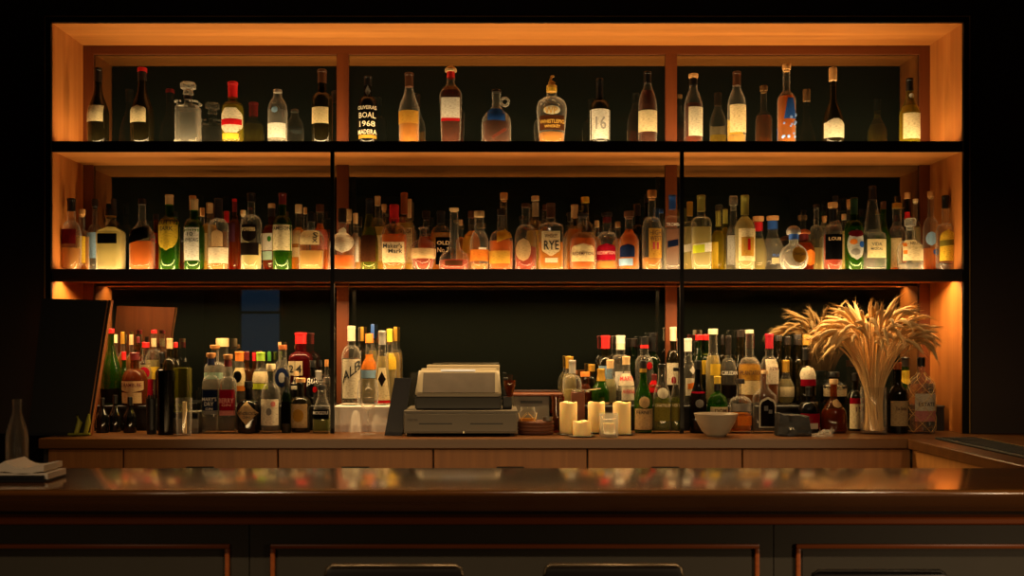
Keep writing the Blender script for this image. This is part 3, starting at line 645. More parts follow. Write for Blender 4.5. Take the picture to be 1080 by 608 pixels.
m(878.3, 213.7, 19.2, 0, 'spir', 'c', 're', 248, ('cork', 'cork', 221), [('r', 869.5, 886.8, 248, 274.5, 'black')], 'cork-stoppered amber bottle with a large black label', nf=(221, 233, 'black'), nw=8, T=[('LOUIS', 872, 884, 251, 254.5, 'tan')])
m(900.7, 208.8, 19, 0, 'spir', 'g', 'gr', 240, ('foil', 'dkgreen', 226), [('o', 892.2, 909, 242.5, 275, 'silver'), ('o', 893, 908, 243.5, 251, 'maroon'), ('o', 894, 901, 253, 259, 'orange'), ('o', 903, 909, 255, 262, 'blue'), ('o', 895, 904, 263, 270, 'grey')], 'bright green bottle with a colourful oval label', nw=7)
m(920.1, 196.3, 25.5, 0, ([(.97, 0), (1, .02), (1, .40), (.94, .455), (.70, .475), (.64, .50), (.30, .90), (.27, 1)], 3.5, .9), 'c', 'wa', 268, ('foil', 'dark', 211), [('r', 911, 931, 253.5, 273, 'paper')], 'tallest bottle on the middle shelf, clear with a long cone neck over a square body', nw=7.2, nf=None, T=[('MEZCAL', 914.5, 926.5, 262.5, 265, 'dark'), ('VIDA', 915.5, 925.5, 257, 260.5, 'dark')])
m(960, 230.5, 25.5, 0, 'low', 'c', 'wa', 278, ('glass', None, 243), [('r', 949.5, 972.7, 253.5, 276, 'cream'), ('r', 950, 953, 257, 261, 'orange'), ('r', 950, 953, 265, 269, 'orange')], 'short clear bottle with glass stopper and cream label dotted with orange squares', nw=9, T=[('NEUTRAL', 956, 971.5, 256, 259.5, 'brown')])
m(981.7, 202, 15.5, 1, ([(.97, 0), (1, .03), (1, .60), (.92, .66), (.6, .71), (.34, .735), (.32, 1)], 2, 1), 'c', 'or', 262, ('cork', 'cork', 210), [('o', 975, 984, 245, 260, 'sky'), ('o', 981, 988, 263, 270, 'blue')], 'slim clear bottle with bulb cork and blue flower prints beside the wood end panel', nw=5.5)
m(997, 206.4, 19.3, 0, 'tall', 'c', 'wa', 279, ('foil', 'black', 220), [('a', 989, 1003.5, 243, 276, 'yellow'), ('r', 989, 1003.5, 254, 260, 'olive', .1)], 'clear black-capped bottle with arched yellow label by the end of the middle shelf', nw=6.4)
# second row, seen between the bottles in front
m(86.5, 221, 15, 1, 'spir', 'c', 'am', 250, ('cork', 'cork', 229), [('r', 84, 92, 250, 278, 'yellow')], 'cork-topped bottle with narrow yellow label tucked behind the first amber bottle')
m(100, 210, 15, 1, 'bord', 'c', 'wa', 246, ('cork', 'dark', 221), [('r', 93.5, 104, 246, 273, 'sky')], 'tall clear bottle with pale blue picture label behind the square pale one')
m(120, 210, 15, 2, 'bord', 'd', None, 0, ('foil', 'dark', 222), [], 'dark bottle in the shade behind the narrow black label')
m(164.5, 226, 14, 1, 'spir', 'a', 'da', 246, ('screw', 'dark', 232), [('o', 161, 167, 252, 259, 'red')], 'brown bottle with a red spot between the slanting black label and the tall green bottle')
m(203.3, 206.5, 18, 1, 'spir', 'c', 'am', 240, ('foil', 'cork', 222), [('r', 195, 200, 240, 277, 'tan')], 'amber bottle with taller tan capsule close behind the white-labelled green one')
m(213.5, 219.5, 12, 2, 'spir', 'c', 'am', 240, ('screw', 'cork', 228), [], 'small amber bottle with light cap behind the white lettered label')
m(221, 214, 18, 1, 'spir', 'c', 'go', 238, ('foil', 'tan', 225), [('r', 213, 221, 247, 276, 'cream')], 'tan-capped bottle with cream label half hidden by the arched tan label')
m(239, 223, 13, 2, 'spir', 'c', 'am', 245, ('foil', 'red', 235), [], 'red-necked bottle standing in for a mirrored red cap, between two brown-capped ones')  # added bottle in place of a red cap reflected in the mirror
m(247.5, 210, 13.5, 1, 'bord', 'a', 'da', 233, ('foil', 'red', 213), [('r', 241.5, 249.5, 236, 256, 'purple')], 'slim brown bottle with bright red cap and plum-coloured label', nf=(213, 224, 'maroon'))
m(256.5, 222, 12, 2, 'spir', 'c', 'ye', 243, ('cork', 'cream', 229), [], 'bottle with cream stopper behind the dark shield label')
m(286.5, 215, 19, 1, 'spir', 'a', 'da', 240, ('screw', 'tan', 220), [('r', 277.5, 289, 247, 265, 'white'), ('r', 278, 289, 266, 275, 'teal'), ('o', 284, 288, 250, 256, 'green')], 'brown bottle with light cap, white label and green emblem beside the broad cream label', nf=(220, 229, 'dark'))
m(315, 216, 18, 1, 'low', 'c', 'am', 240, ('screw', 'cream', 225), [('r', 308, 318, 244, 258, 'paper'), ('r', 308, 318, 262, 272, 'paper')], 'cream-capped round amber bottle behind the flat square one')
m(322, 219, 10, 2, 'spir', 'c', 'am', 245, ('screw', 'tan', 226), [], 'little amber bottle with tan cap at the back, behind the brushed gold label')
m(337.5, 216, 20, 1, 'low', 'c', 'or', 236, ('screw', 'brown', 224), [('r', 337, 346, 243, 264, 'pink')], 'orange bottle with dark cap just before the metal upright')
m(367.5, 221, 15, 1, 'low', 'c', 'am', 248, ('cork', 'tan', 236), [], 'tan-stoppered amber bottle behind the oval clear label')
m(375, 225, 13, 1, 'spir', 'c', 'am', 250, ('screw', 'tan', 236), [('r', 371, 379, 246, 277, 'white')], 'narrow bottle with white label beside the olive wine-shaped one')
m(398.3, 207, 16, 1, 'spir', 'c', 'go', 240, ('foil', 'tan', 217), [('r', 394, 405, 249, 276, 'cream')], 'tan-capped clear bottle with cream label behind the dripping red wax')
m(405, 215.5, 12, 2, 'bord', 'c', 'am', 240, ('cork', 'tan', 224), [], 'cork-topped bottle at the back between olive glass and red wax')
m(426.3, 203.5, 19, 1, 'bord', 'c', 'go', 236, ('foil', 'copper', 226), [('r', 420.5, 435, 241, 278, 'paper')], 'tall bottle with long copper capsule and cream lettered label behind the red wax neck', nw=7, T=[('TAYLOR', 421, 434, 243, 247.5, 'brown')])
m(432, 210, 11, 2, 'spir', 'c', 'am', 240, ('foil', 'tan', 230), [], 'tan-capped bottle touching the long copper capsule from behind')
m(449.5, 223, 18, 1, 'low', 'c', 'da', 250, ('cork', 'dark', 232), [], 'dim amber bottle behind the faceted open-necked one')
m(465, 223, 22, 1, 'med', 'c', 'am', 246, ('foil', 'black', 236), [('r', 460, 475.5, 251, 280, 'black')], 'square black-capped bottle with black label beside the long-necked decanter bottle', nw=8, T=[('OLD', 461.5, 474, 255, 259, 'tan'), ('No 7', 462, 473.5, 262, 267, 'tan')])
m(486, 232, 11, 2, 'spir', 'c', 'am', 250, ('screw', 'tan', 238), [], 'small tan-capped bottle behind the long straight neck')
m(497.5, 223, 19, 1, 'low', 'c', 'am', 244, ('screw', 'brown', 230), [('r', 488, 499, 250, 268, 'gold')], 'bottle with wide reddish cap and gold patterned label')
m(531.4, 203.5, 16, 1, ([(.97, 0), (1, .03), (1, .42), (.8, .5), (.5, .58), (.44, .62), (.40, 1)], 2, 1), 'c', 'am', 245, ('cork', 'cork', 213), [], 'tall long-necked bottle with cork rising behind the slanting yellow stripe')
m(564.6, 207, 20, 1, 'low', 'c', 'go', 244, ('screw', 'cream', 212), [('r', 561.5, 568, 214, 229, 'ivory')], 'clear bottle with white strip down its neck, between oval label and RYE', nw=7.5)
m(574.5, 216, 12, 2, 'spir', 'c', 'am', 240, ('screw', 'brown', 222), [], 'brown-capped bottle peeking over the squared shoulder of the RYE bottle')
m(601, 224, 13, 2, 'spir', 'c', 'am', 243, ('foil', 'dark', 234), [], 'dark-necked bottle second behind the arched cream label')
m(606, 216, 19, 1, 'low', 'c', 'am', 242, ('foil', 'tan', 230), [], 'tan-necked amber bottle between RYE and the arched cream label')
m(617, 208, 22, 1, 'low', 'c', 'go', 246, ('screw', 'yellow', 214), [], 'tall clear bottle with yellow cap rising behind the dark stopper', nw=8)
m(629.5, 233, 12, 2, 'low', 'c', 'am', 250, ('screw', 'tan', 240), [], 'short tan-capped bottle between cream and red arched labels')
m(651.5, 234, 14, 1, 'low', 'c', 'am', 252, ('screw', 'tan', 240), [], 'short amber bottle between the red and the navy arched labels')
m(672.5, 216, 16, 1, 'bord', 'd', 'br', 250, ('foil', 'dark', 228), [], 'dark bottle between the navy label and the wooden ball stopper')
m(682.3, 205, 13, 2, 'bord', 'd', 'br', 240, ('foil', 'dark', 214), [], 'dark tall bottle in the shadow of the wooden ball stopper')
m(697.5, 221, 12, 1, 'spir', 'c', 'wa', 240, ('screw', 'blue', 225), [], 'blue-capped clear bottle between ball stopper and blue foil')
m(727.5, 213, 15, 1, 'sq', 'c', 'ye', 240, ('foil', 'gold', 228), [('r', 720, 731, 258, 266, 'white', .2)], 'gold-capped square bottle with white tag, just past the second metal upright')
m(757.5, 222.6, 14, 1, 'spir', 'o', 'go', 244, ('foil', 'olive', 239), [('r', 750.5, 756, 256, 284, 'yellow')], 'dark yellow bottle with a narrow yellow label beside the lime-tagged one')
m(765, 221, 13, 2, 'spir', 'o', 'go', 240, ('foil', 'olive', 236), [], 'olive-necked bottle behind the frosted silver label')
m(773.5, 207, 16, 1, 'low', 'c', 'wa', 240, ('glass', None, 222), [('r', 766.5, 777.5, 249, 280, 'silver')], 'clear bottle with glass stopper and frosted silver label', nw=7)
m(799.8, 228.4, 20, 1, ([(.62, 0), (.72, .02), (.97, .20), (1, .32), (.92, .46), (.68, .60), (.46, .70), (.42, .76), (.42, 1)], 2, .9), 'c', 'ye', 252, ('cork', 'cork', 235), [], 'pear-shaped clear bottle with wooden stopper and red collar', nf=(235, 244, 'red'), nw=9)
m(848, 241.8, 22, 1, 'squat', 'a', 'am', 257, ('dome', 'copper', 247), [('o', 845, 859, 264, 281, 'orange')], 'amber bottle with copper domed stopper and round orange label behind the ball-shaped one', nf=(247, 254, 'maroon'))
m(861, 216, 15, 1, 'bord', 'c', 'ye', 262, ('cork', 'dark', 221), [], 'lattice-moulded clear bottle with flat dark cap')
m(869.5, 228, 11, 2, 'spir', 'c', 'ye', 250, ('cork', 'cork', 235), [], 'short cork-topped bottle at the back beside the large black label')
m(881, 207, 14, 2, 'bord', 'c', 'ye', 250, ('cork', 'black', 213), [], 'clear bottle with flat black lid above the large black label')
m(890, 226, 12, 1, 'spir', 'c', 'ye', 244, ('screw', 'cream', 232), [('r', 887, 892, 248, 275, 'cream')], 'thin pale bottle between the large black label and the bright green glass')
m(895.5, 210.7, 12, 2, 'bord', 'c', 'ye', 240, ('cork', 'cork', 221), [], 'cork-stoppered bottle at the back behind the bright green glass')
m(931.5, 212.7, 16, 1, 'slope', 'g', 'gr', 240, ('foil', 'brown', 221), [], 'green bottle with brown cap behind the long cone neck')
m(946, 214.7, 20, 1, 'low', 'c', 'da', 258, ('screw', 'gold', 220), [('r', 937, 947, 252, 283, 'paper')], 'gold-lidded bottle with yellow label behind the orange-dotted one', nw=9)
m(957, 203.4, 15, 1, 'bord', 'd', None, 0, ('cork', 'cork', 212), [], 'cork-topped dark bottle with red neck mark above the glass stopper', nf=(224, 231, 'red'))
m(965.5, 210, 12, 2, 'spir', 'c', 'ye', 240, ('cork', 'cream', 215), [], 'cream-corked clear bottle behind the glass-stoppered one')
# ================================================================ back counter bottles (c: on the counter, u: on the black step behind)
c = lambda *a, **k: b('c', *a, **k)
u = lambda *a, **k: b('u', *a, **k)
# cluster beside the leaning board
u(117, 347, 21, 0, 'slope', 'g', 'gr', 375, ('foil', 'red', 352), [('r', 107, 127, 410, 425, 'dark')], 'tall green bottle with red cap beside the leaning board', nw=6.5)
u(142, 372, 26, 0, 'low', 'a', 'da', 390, ('foil', 'maroon', 380), [('v', 131, 153.5, 402, 414, 'tan'), ('r', 132, 152, 414, 425, 'tan')], 'round brown bottle with dark red capsule and tan shield label', nw=9, T=[('DRAMBUIE', 132, 152, 404, 408, 'maroon')])
u(153.7, 361, 18, 1, 'low', 'c', 'ye', 385, ('foil', 'red', 367), [('o', 149, 160, 387, 400, 'crimson'), ('r', 154, 163, 400, 418, 'crimson')], 'clear bottle with red cap and round crimson label behind the brown one', nw=7)
u(162.5, 348, 18, 2, 'bord', 'c', 'ye', 380, ('foil', 'red', 352), [('r', 156, 171, 387, 400, 'yellow'), ('r', 159.5, 165, 357, 366, 'cream')], 'tall clear bottle with small red cap and yellow label', nw=5.5)
u(130.5, 371, 13, 1, 'slope', 'g', 'gr', 390, ('foil', 'red', 380), [], 'small green bottle with red foil between the tall green and the round brown one')
u(122, 353, 10, 2, 'spir', 'c', 'am', 375, ('screw', 'cream', 362), [], 'cream-capped bottle at the back behind the tall green one')
u(129.5, 350, 11, 2, 'spir', 'c', 'am', 372, ('foil', 'gold', 363), [], 'gold-capped bottle at the back of the cluster by the board')
u(138.5, 353, 11, 2, 'spir', 'c', 'am', 375, ('foil', 'tan', 364), [], 'tan-capped bottle at the back of the cluster by the board')
u(146, 355, 10, 2, 'spir', 'a', 'da', 375, ('foil', 'maroon', 362), [], 'dark red capped bottle at the back of the cluster by the board')
u(179, 357, 15, 1, 'spir', 'd', None, 0, ('foil', 'tan', 368), [], 'dark bottle with tan cap behind the black shaker tin', nw=6)
u(185.5, 361, 11, 2, 'spir', 'd', None, 0, ('foil', 'red', 367), [], 'dark bottle with red cap above the amber glass box')
u(171, 372, 14, 1, 'spir', 'k', None, 0, ('foil', 'black', 384), [], 'all black bottle behind the black shaker tin')
for x, t, w, lab in ((108, 420, 14, 'small black bottle under the tall green one'), (121.5, 417, 13, 'small black bottle with pointed pourer under the round brown one'), (137, 419, 14, 'small black bottle next to the black straw cup')):
    c(x, t, w, 0, 'slope', 'k', None, 0, ('foil', 'black', t + 9), [], lab, nw=4.5)
# gin cluster
c(222.6, 372.5, 16.6, 0, 'sq', 'c', 'wa', 402, ('cork', 'wood', 378.5), [('r', 214.6, 230.6, 411, 436, 'navy'), ('r', 214.6, 230.6, 433, 437, 'grey')], 'square clear bottle with wooden stopper and navy label', nf=(378.5, 385.5, 'navy'), nw=7.5, T=[("MARY'S", 215.5, 229.8, 419, 423, 'silver'), ('DRY', 218, 227, 424, 428, 'silver'), ('GIN', 219, 226, 430, 432.5, 'silver')])
c(240.5, 374, 16.8, 0, 'sq', 'c', 'wa', 402, ('cork', 'wood', 380), [('r', 232.2, 248.8, 411, 436, 'crimson'), ('r', 232.2, 248.8, 433, 438, 'pink')], 'square clear bottle with wooden stopper and crimson label', nf=(380, 387, 'maroon'), nw=7.5, T=[('BERRY', 233.2, 247.8, 420, 425, 'pink'), ('GIN', 236, 245, 426, 428.5, 'pink')])
u(226.8, 364, 20, 0, 'sq', 'c', 'wa', 385, ('cork', 'wood', 369), [('r', 217, 236.6, 393, 400, 'teal')], 'clear bottle with wooden stopper and pale green label behind the navy and crimson ones', nw=8)
u(234.5, 357, 24, 1, 'low', 'c', 'wa', 385, ('screw', 'tan', 366), [], 'wide clear bottle with tan screw lid, highest behind the navy and crimson labels', nw=12)
c(262.3, 402.5, 23.6, 0, 'apo', 'k', None, 0, ('screw', 'black', 409), [('k', 251.3, 273.5, 423, 448, 'tan')], 'black apothecary bottle with a tan diamond label', nw=8, T=[("HENDRICK'S", 253.8, 271, 434, 437.3, 'dark'), ('GIN', 258.5, 266, 438.5, 441, 'dark')])
u(252.6, 371, 14, 0, 'low', 'c', 'wa', 384, ('foil', 'orange', 381), [('r', 246, 259, 388, 407, 'paper'), ('o', 247.5, 256, 391, 404, 'black'), ('r', 246, 259, 407, 412.5, 'orange')], 'clear bottle with orange capsule and a black disc on its label', nw=8.5)
u(260.5, 371, 12, 1, 'low', 'a', 'br', 384, ('foil', 'maroon', 380), [], 'dark red capped bottle behind the orange capsule')
u(268, 372, 9, 2, 'low', 'a', 'br', 384, ('foil', 'red', 381), [], 'red-capped bottle between the orange and the lime capsules')
u(275, 371.7, 17, 0, 'low', 'c', 'wa', 388, ('foil', 'lgreen', 381), [('r', 267, 283, 392, 404, 'cream'), ('r', 267, 283, 404.5, 410.5, 'lime')], 'clear bottle with lime green capsule and lime-striped cream label', nw=8.5)
u(284, 371, 9, 1, 'low', 'dg', 'gr', 390, ('foil', 'green', 381), [], 'green-capped dark bottle behind the lime capsule')
c(285.6, 384, 20, 0, ([(.95, 0), (1, .03), (1, .60), (.93, .68), (.70, .75), (.40, .79), (.36, .82), (.36, 1)], 2, 1), 'c', 'wa', 425, ('cork', 'cream', 392), [('r', 276.5, 294.5, 421, 448.5, 'ivory'), ('o', 283, 288.5, 430, 438, 'grey'), ('o', 287.5, 292, 423, 429, 'pink')], 'round-shouldered clear bottle whose white label shows a small red and grey bird', nw=7.5)
u(298.3, 364, 16, 0, 'low', 'c', 'wa', 380, ('screw', 'copper', 369), [('o', 291.3, 305.5, 388, 409, 'navy'), ('o', 295.5, 302, 393, 404, 'silver')], 'clear bottle with copper cap and a dark oval medallion label', nw=8)
u(295, 361, 9, 2, 'spir', 'c', 'wa', 378, ('screw', 'tan', 366), [], 'tan-capped bottle behind the copper cap')
u(317.3, 351, 24, 1, 'sq', 'r', 'ru', 372, ('foil', 'red', 363), [('r', 306, 313, 381, 396, 'cream'), ('r', 313.5, 321, 381, 396, 'cream')], 'deep red square bottle with banded red cap and a cream 24 label', nw=11.5, T=[('2', 307.5, 312, 385, 393, 'dark'), ('4', 314.5, 320, 385, 393, 'dark')])
c(302, 398, 10, 0, 'med', 'dg', 'gr', 415, ('foil', 'dark', 407), [('r', 297.5, 306.5, 424, 447, 'black')], 'narrow dark green bottle between bird label and brown apothecary bottle')
u(312.5, 392, 12, 0, 'sq', 'k', None, 0, ('screw', 'tan', 397), [('r', 308, 317.5, 398, 411, 'ivory')], 'black bottle with white block letters under the deep red one', T=[('M', 309, 312.5, 399.5, 405, 'black'), ('1', 313.5, 316.5, 399.5, 405, 'black')])
c(317.2, 399, 21.6, 0, 'apo', 'd', None, 0, ('cork', 'cork', 405), [('r', 307.4, 325.3, 426, 451, 'tan'), ('o', 310.5, 322, 431, 445, 'ochre')], 'dark brown apothecary bottle with cork and ornate tan square label', nw=8)
u(330, 380.6, 15, 0, 'low', 'k', None, 0, ('screw', 'black', 388), [('o', 326, 336, 397, 404, 'dark')], 'black bottle with grey script lettering beside the deep red one', T=[('Bull', 325, 336.5, 397, 405, 'silver', .5)])
u(338, 380, 9, 1, 'low', 'k', None, 0, ('screw', 'black', 387), [], 'black-capped bottle behind the grey script lettering')
u(344.5, 379.6, 10, 0, 'low', 'c', 'wa', 395, ('screw', 'wood', 387), [], 'wood-capped clear bottle against the first metal upright')
u(336, 391, 17, 0, 'spir', 'c', 'wa', 405, ('foil', 'silver', 401), [('o', 331, 336, 407.5, 414, 'red')], 'clear bottle with silver capsule and a red flower spot', nw=6.5)
c(339.5, 406.7, 19.5, 0, ([(.90, 0), (1, .04), (.97, .46), (.86, .58), (.66, .70), (.46, .80), (.44, 1)], 2, 1), 'c', 'gr', 441, ('screw', 'black', 411), [('r', 330, 347.5, 432, 442, 'black')], 'short clear bottle with black cap and black band label by the metal upright', nw=8.6, T=[('MOGOU', 331.5, 346.5, 433.5, 437, 'silver')])
# bottles standing on the draped box
u(370.6, 344, 20.6, 0, ([(.95, 0), (1, .03), (1, .62), (.94, .69), (.70, .76), (.38, .79), (.36, 1)], 2, 1), 'c', 'wa', 378, ('foil', 'ivory', 360), [('r', 362.5, 380, 379, 420, 'ivory')], 'clear bottle with white cap and big slanting black letters on the draped box', nw=7.6, T=[('ALB', 363, 380.4, 386, 397, 'black', .85)])
u(403.2, 349, 16.6, 0, ([(.98, 0), (1, .03), (.95, .30), (.80, .48), (.72, .60), (.62, .68), (.42, .73), (.40, 1)], 2, 1), 'c', 'ye', 376, ('foil', 'silver', 364), [('t', 396, 411.5, 388, 422, 'cream'), ('k', 399.5, 407.5, 392, 408, 'dark'), ('r', 395.5, 412, 422.5, 425, 'red')], 'tapering yellow bottle with silver capsule and a sailing ship label', nw=7.2)
u(389.5, 352, 17, 1, 'low', 'c', 'ye', 400, ('screw', 'orange', 362), [('r', 381.5, 397, 374, 390, 'orange'), ('r', 381.5, 397, 390.5, 399, 'sky')], 'pale yellow bottle with orange cap and orange label between ALB and the ship label', nw=7.5)
u(382, 345, 9, 1, 'spir', 'd', None, 0, ('foil', 'gold', 360), [], 'dark slim bottle with gold capsule behind ALB')
u(393, 342, 10, 2, 'spir', 'c', 'ye', 370, ('foil', 'blue', 357), [], 'blue-capped bottle at the back above the orange cap')
u(411, 347, 15, 1, 'low', 'c', 'ye', 372, ('foil', 'yellow', 361), [('r', 410.5, 418, 373, 390, 'yellow')], 'bottle with bright yellow neck and label beside the ship label')
u(417, 345, 11, 2, 'spir', 'c', 'go', 372, ('foil', 'gold', 360), [], 'gold-capped bottle furthest back on the draped box')
# behind the candles
u(600.5, 376, 15, 1, 'low', 'c', 'ye', 395, ('foil', 'gold', 389), [], 'pale yellow bottle with gold capsule behind the first tall candle', nw=8)
u(603.5, 380, 20, 0, 'low', 'c', 'ye', 411, ('foil', 'silver', 394), [], 'pale round bottle with silver capsule above the first tall candle', nw=7)
u(617, 392.4, 13, 0, 'low', 'a', 'da', 405, ('screw', 'orange', 397.5), [], 'brown bottle with orange-red lid behind the wire strainer', nw=9)
u(623.8, 384.5, 11, 1, 'spir', 'd', None, 0, ('foil', 'gold', 392), [], 'dark slim bottle with gold ring on its cap behind the wire strainer', nw=7)
u(638.6, 354, 18, 1, 'bord', 'd', None, 0, ('foil', 'red', 368), [('r', 631, 647, 386, 408, 'sky')], 'dark bottle with bright red capsule and pale blue label behind the candles', nw=9)
u(634, 389, 20, 0, 'champ', 'g', 'gr', 405, ('foil', 'gold', 402), [('r', 625, 643, 424, 440, 'tan')], 'bright green bottle with gold foil behind the middle candle', nw=7.5)
u(643.5, 379.6, 14, 0, 'slope', 'c', 'ye', 400, ('foil', 'tan', 389), [], 'slim clear bottle with cream neck between red capsule and tan cap', nw=7)
u(654.5, 354, 20, 1, 'spir', 'c', 'wa', 385, ('foil', 'white', 362.5), [('r', 648, 665, 392, 412, 'white')], 'clear bottle with red and white capsule behind the tan-capped one', nw=12 * .75, nf=(362.5, 369, 'glassy'))
u(660.3, 376, 17, 0, 'slope', 'c', 'wa', 392, ('foil', 'tan', 385), [('r', 652.3, 668.3, 394, 407, 'ivory'), ('r', 655, 668.5, 408, 422, 'ivory')], 'tan-capped clear bottle with two white labels in red capitals', nw=7.5, T=[('MARTI', 654, 667, 397, 401.5, 'red'), ('AVERNA', 656, 668.2, 411, 415, 'red')])
u(668, 357, 13, 2, 'slope', 'dg', 'gr', 380, ('foil', 'dark', 366), [], 'dark green bottle with black cap and gold ring, behind the bottle with two white labels', nw=8)
u(679.5, 355, 19, 1, 'spir', 'c', 'wa', 381, ('foil', 'black', 364), [('o', 680.5, 687, 382, 390, 'red')], 'clear bottle with black cap ringed in red, behind the green bottle with round emblem', nf=(364, 367.5, 'red'), nw=9)
u(688.5, 351, 18, 2, 'bord', 'dg', 'gr', 380, ('foil', 'black', 371), [('o', 686, 691.5, 359, 365, 'white')], 'dark green bottle with a white dot on its tall black cap', nw=9)
c(678.4, 380.6, 19.4, 0, 'slope', 'g', 'gr', 402, ('foil', 'black', 389), [('o', 673, 684, 418, 430.5, 'tan'), ('r', 669.5, 687.5, 431, 453, 'tan')], 'green bottle with gold collar, round emblem and tan label beside the candles', nw=7, nf=(389, 393, 'gold'), T=[('FERNET', 671, 686, 433, 436.5, 'dark')])
c(698, 384, 18.4, 0, ([(.97, 0), (1, .03), (1, .52), (.88, .60), (.62, .70), (.46, .78), (.44, 1)], 2, 1), 'c', 'gr', 420, ('foil', 'black', 388), [('r', 690, 706, 424.5, 444, 'olive'), ('o', 692.5, 703.5, 409, 420.5, 'glassy')], 'round-shouldered yellow-green bottle with raised glass seal and olive label', nw=7.6, T=[('CHARTREUSE', 690.5, 705.5, 426, 429, 'cream')])
u(690, 395, 14, 0, 'spir', 'a', 'br', 405, ('foil', 'maroon', 402), [('r', 684, 692, 397, 414, 'red')], 'bottle with a bright red label squeezed behind the yellow-green one')
c(713.3, 388, 12, 0, ([(.97, 0), (1, .03), (1, .52), (.88, .60), (.62, .70), (.46, .78), (.44, 1)], 2, 1), 'c', 'gr', 420, ('foil', 'black', 392), [('r', 708, 718, 424.5, 444, 'olive')], 'yellow-green bottle half hidden by the second metal upright', nw=6, T=[('VERTE', 708.5, 717.5, 426, 429, 'cream')])
u(710, 345, 15, 1, 'bord', 'd', None, 0, ('foil', 'ivory', 360), [('r', 703, 714, 383, 406, 'ivory'), ('o', 707, 712, 397, 405, 'crimson')], 'dark wine bottle with cream capsule and grape label just before the second metal upright', nw=6.5)
# beyond the second metal upright
u(725.6, 357, 15, 0, 'low', 'c', 'wa', 385, ('foil', 'white', 371), [('k', 726, 733, 386, 395, 'white'), ('r', 722, 735, 399, 417, 'ivory'), ('r', 724, 733, 404, 410, 'orange', .2)], 'clear bottle with pale capsule and white diamond above an orange-lettered label', nw=7.5)
u(737, 353, 15, 1, 'low', 'dg', 'gr', 370, ('foil', 'red', 359), [('r', 739, 744, 380, 395, 'yellow')], 'dark green bottle with the first of two matching red caps', nw=7)
u(743.8, 353, 17, 2, 'low', 'dg', 'gr', 370, ('foil', 'red', 359), [('r', 738, 752, 380, 395, 'yellow')], 'dark green bottle with a red cap and yellow label', nw=7)
c(736, 380.7, 18, 0, 'slope', 'k', None, 0, ('foil', 'black', 390), [('r', 728, 744.5, 415, 441, 'dark'), ('r', 728, 744.5, 413, 415, 'crimson'), ('o', 732, 740.5, 421, 430, 'grey')], 'black bottle with grey emblem label edged in red behind the white bowl', nw=6.5)
c(756.6, 397, 21.4, 0, 'low', 'g', 'gr', 428, ('foil', 'yellow', 405), [('r', 748, 766.5, 429, 436.5, 'cream')], 'green round-shouldered bottle with gold and black neck above the white bowl', nw=6.5, nf=(405, 412, 'black'), T=[('DOM', 752, 764, 431, 435, 'brown')])
u(752, 347, 15, 0, 'bord', 'c', 'ye', 375, ('screw', 'ivory', 353), [('r', 748, 760, 384, 396, 'yellow')], 'tall clear bottle with white screw cap and yellow label behind the green one', nw=9)
u(768.2, 354, 17.5, 0, 'low', 'c', 'wa', 382, ('foil', 'dark', 374), [('r', 760.5, 776, 406, 420, 'dark')], 'clear bottle with dark neck and white capitals above a dark label', nw=5.5, T=[('CRUZAN', 760.3, 776, 391.5, 395.5, 'white')])
u(762, 353, 8, 2, 'spir', 'd', None, 0, ('foil', 'dark', 364), [], 'dark slim bottle at the back beside the white screw cap')
u(781, 348, 15, 1, 'slope', 'd', 'gr', 380, ('foil', 'dark', 356), [], 'dark greenish bottle beside the orange-yellow label', nw=8)
u(790.3, 348, 23, 0, 'tall', 'c', 'am', 384, ('screw', 'glassy', 352), [('r', 778.8, 801.5, 385, 401, 'ochre'), ('r', 778.8, 801.5, 401.5, 416, 'paper')], 'wide-bodied bottle with pale cap and big orange-yellow labels', nw=8, T=[('PLANTATION', 780, 800.5, 391, 395.5, 'brown')])
c(781, 400, 22.5, 0, ([(.98, 0), (1, .03), (1, .60), (.96, .64), (.8, .69), (.42, .73), (.36, .76), (.36, 1)], 2, 1), 'c', 'or', 436, ('screw', 'dark', 405), [('r', 770.5, 791.5, 425.5, 433.5, 'grey'), ('r', 775.5, 791.5, 438.5, 448.5, 'orange')], 'short amber bottle with dark cap, grey band and small orange label', nw=8)
u(811.3, 352, 19, 0, 'low', 'c', 'da', 390, ('foil', 'crimson', 368), [('r', 806, 820.5, 379, 405, 'ivory')], 'dark rum bottle with long crimson capsule and cream label', nw=8, T=[('1796', 810, 819, 387, 390.5, 'maroon')])
c(806.4, 391, 24.5, 0, ([(.98, 0), (1, .03), (1, .58), (.95, .63), (.62, .69), (.34, .75), (.30, 1)], 3.2, .6), 'c', 'wa', 425, ('screw', 'tan', 394.5), [('a', 799, 816.5, 418.5, 451, 'glassy'), ('a', 800.5, 815, 421, 449.5, 'dark'), ('r', 804, 808, 428, 433, 'grey'), ('r', 808.5, 812, 432, 436, 'grey')], 'flat clear bottle with tan cap and dark tombstone-shaped label', nw=7)
u(828.8, 380, 19, 0, ([(.5, 0), (.6, .02), (.88, .12), (1, .30), (.92, .46), (.66, .58), (.42, .67), (.36, .72), (.35, 1)], 2, .9), 'c', 'ye', 400, ('foil', 'gold', 393), [('r', 821.5, 836, 408, 418.5, 'cream')], 'pear-shaped bottle with gold capsule and small cream label', nw=7)
u(850, 367, 20.5, 0, 'low', 'd', None, 0, ('foil', 'black', 380), [('o', 842, 859, 386, 407, 'ivory'), ('r', 842.5, 858.5, 400, 407, 'crimson')], 'dark bottle with a round-topped cream and red label under the wheat', nw=7)
c(853, 408, 22, 0, 'low', 'k', None, 0, ('foil', 'black', 418), [('r', 843, 863, 436, 452, 'crimson'), ('r', 846, 860, 446, 452, 'ivory')], 'short black bottle with red and white label behind the black packet', nw=6)
u(821, 354, 10, 2, 'spir', 'd', 'br', 380, ('screw', 'dark', 360), [], 'dark-capped bottle in the back row next to the long crimson capsule', nw=7)
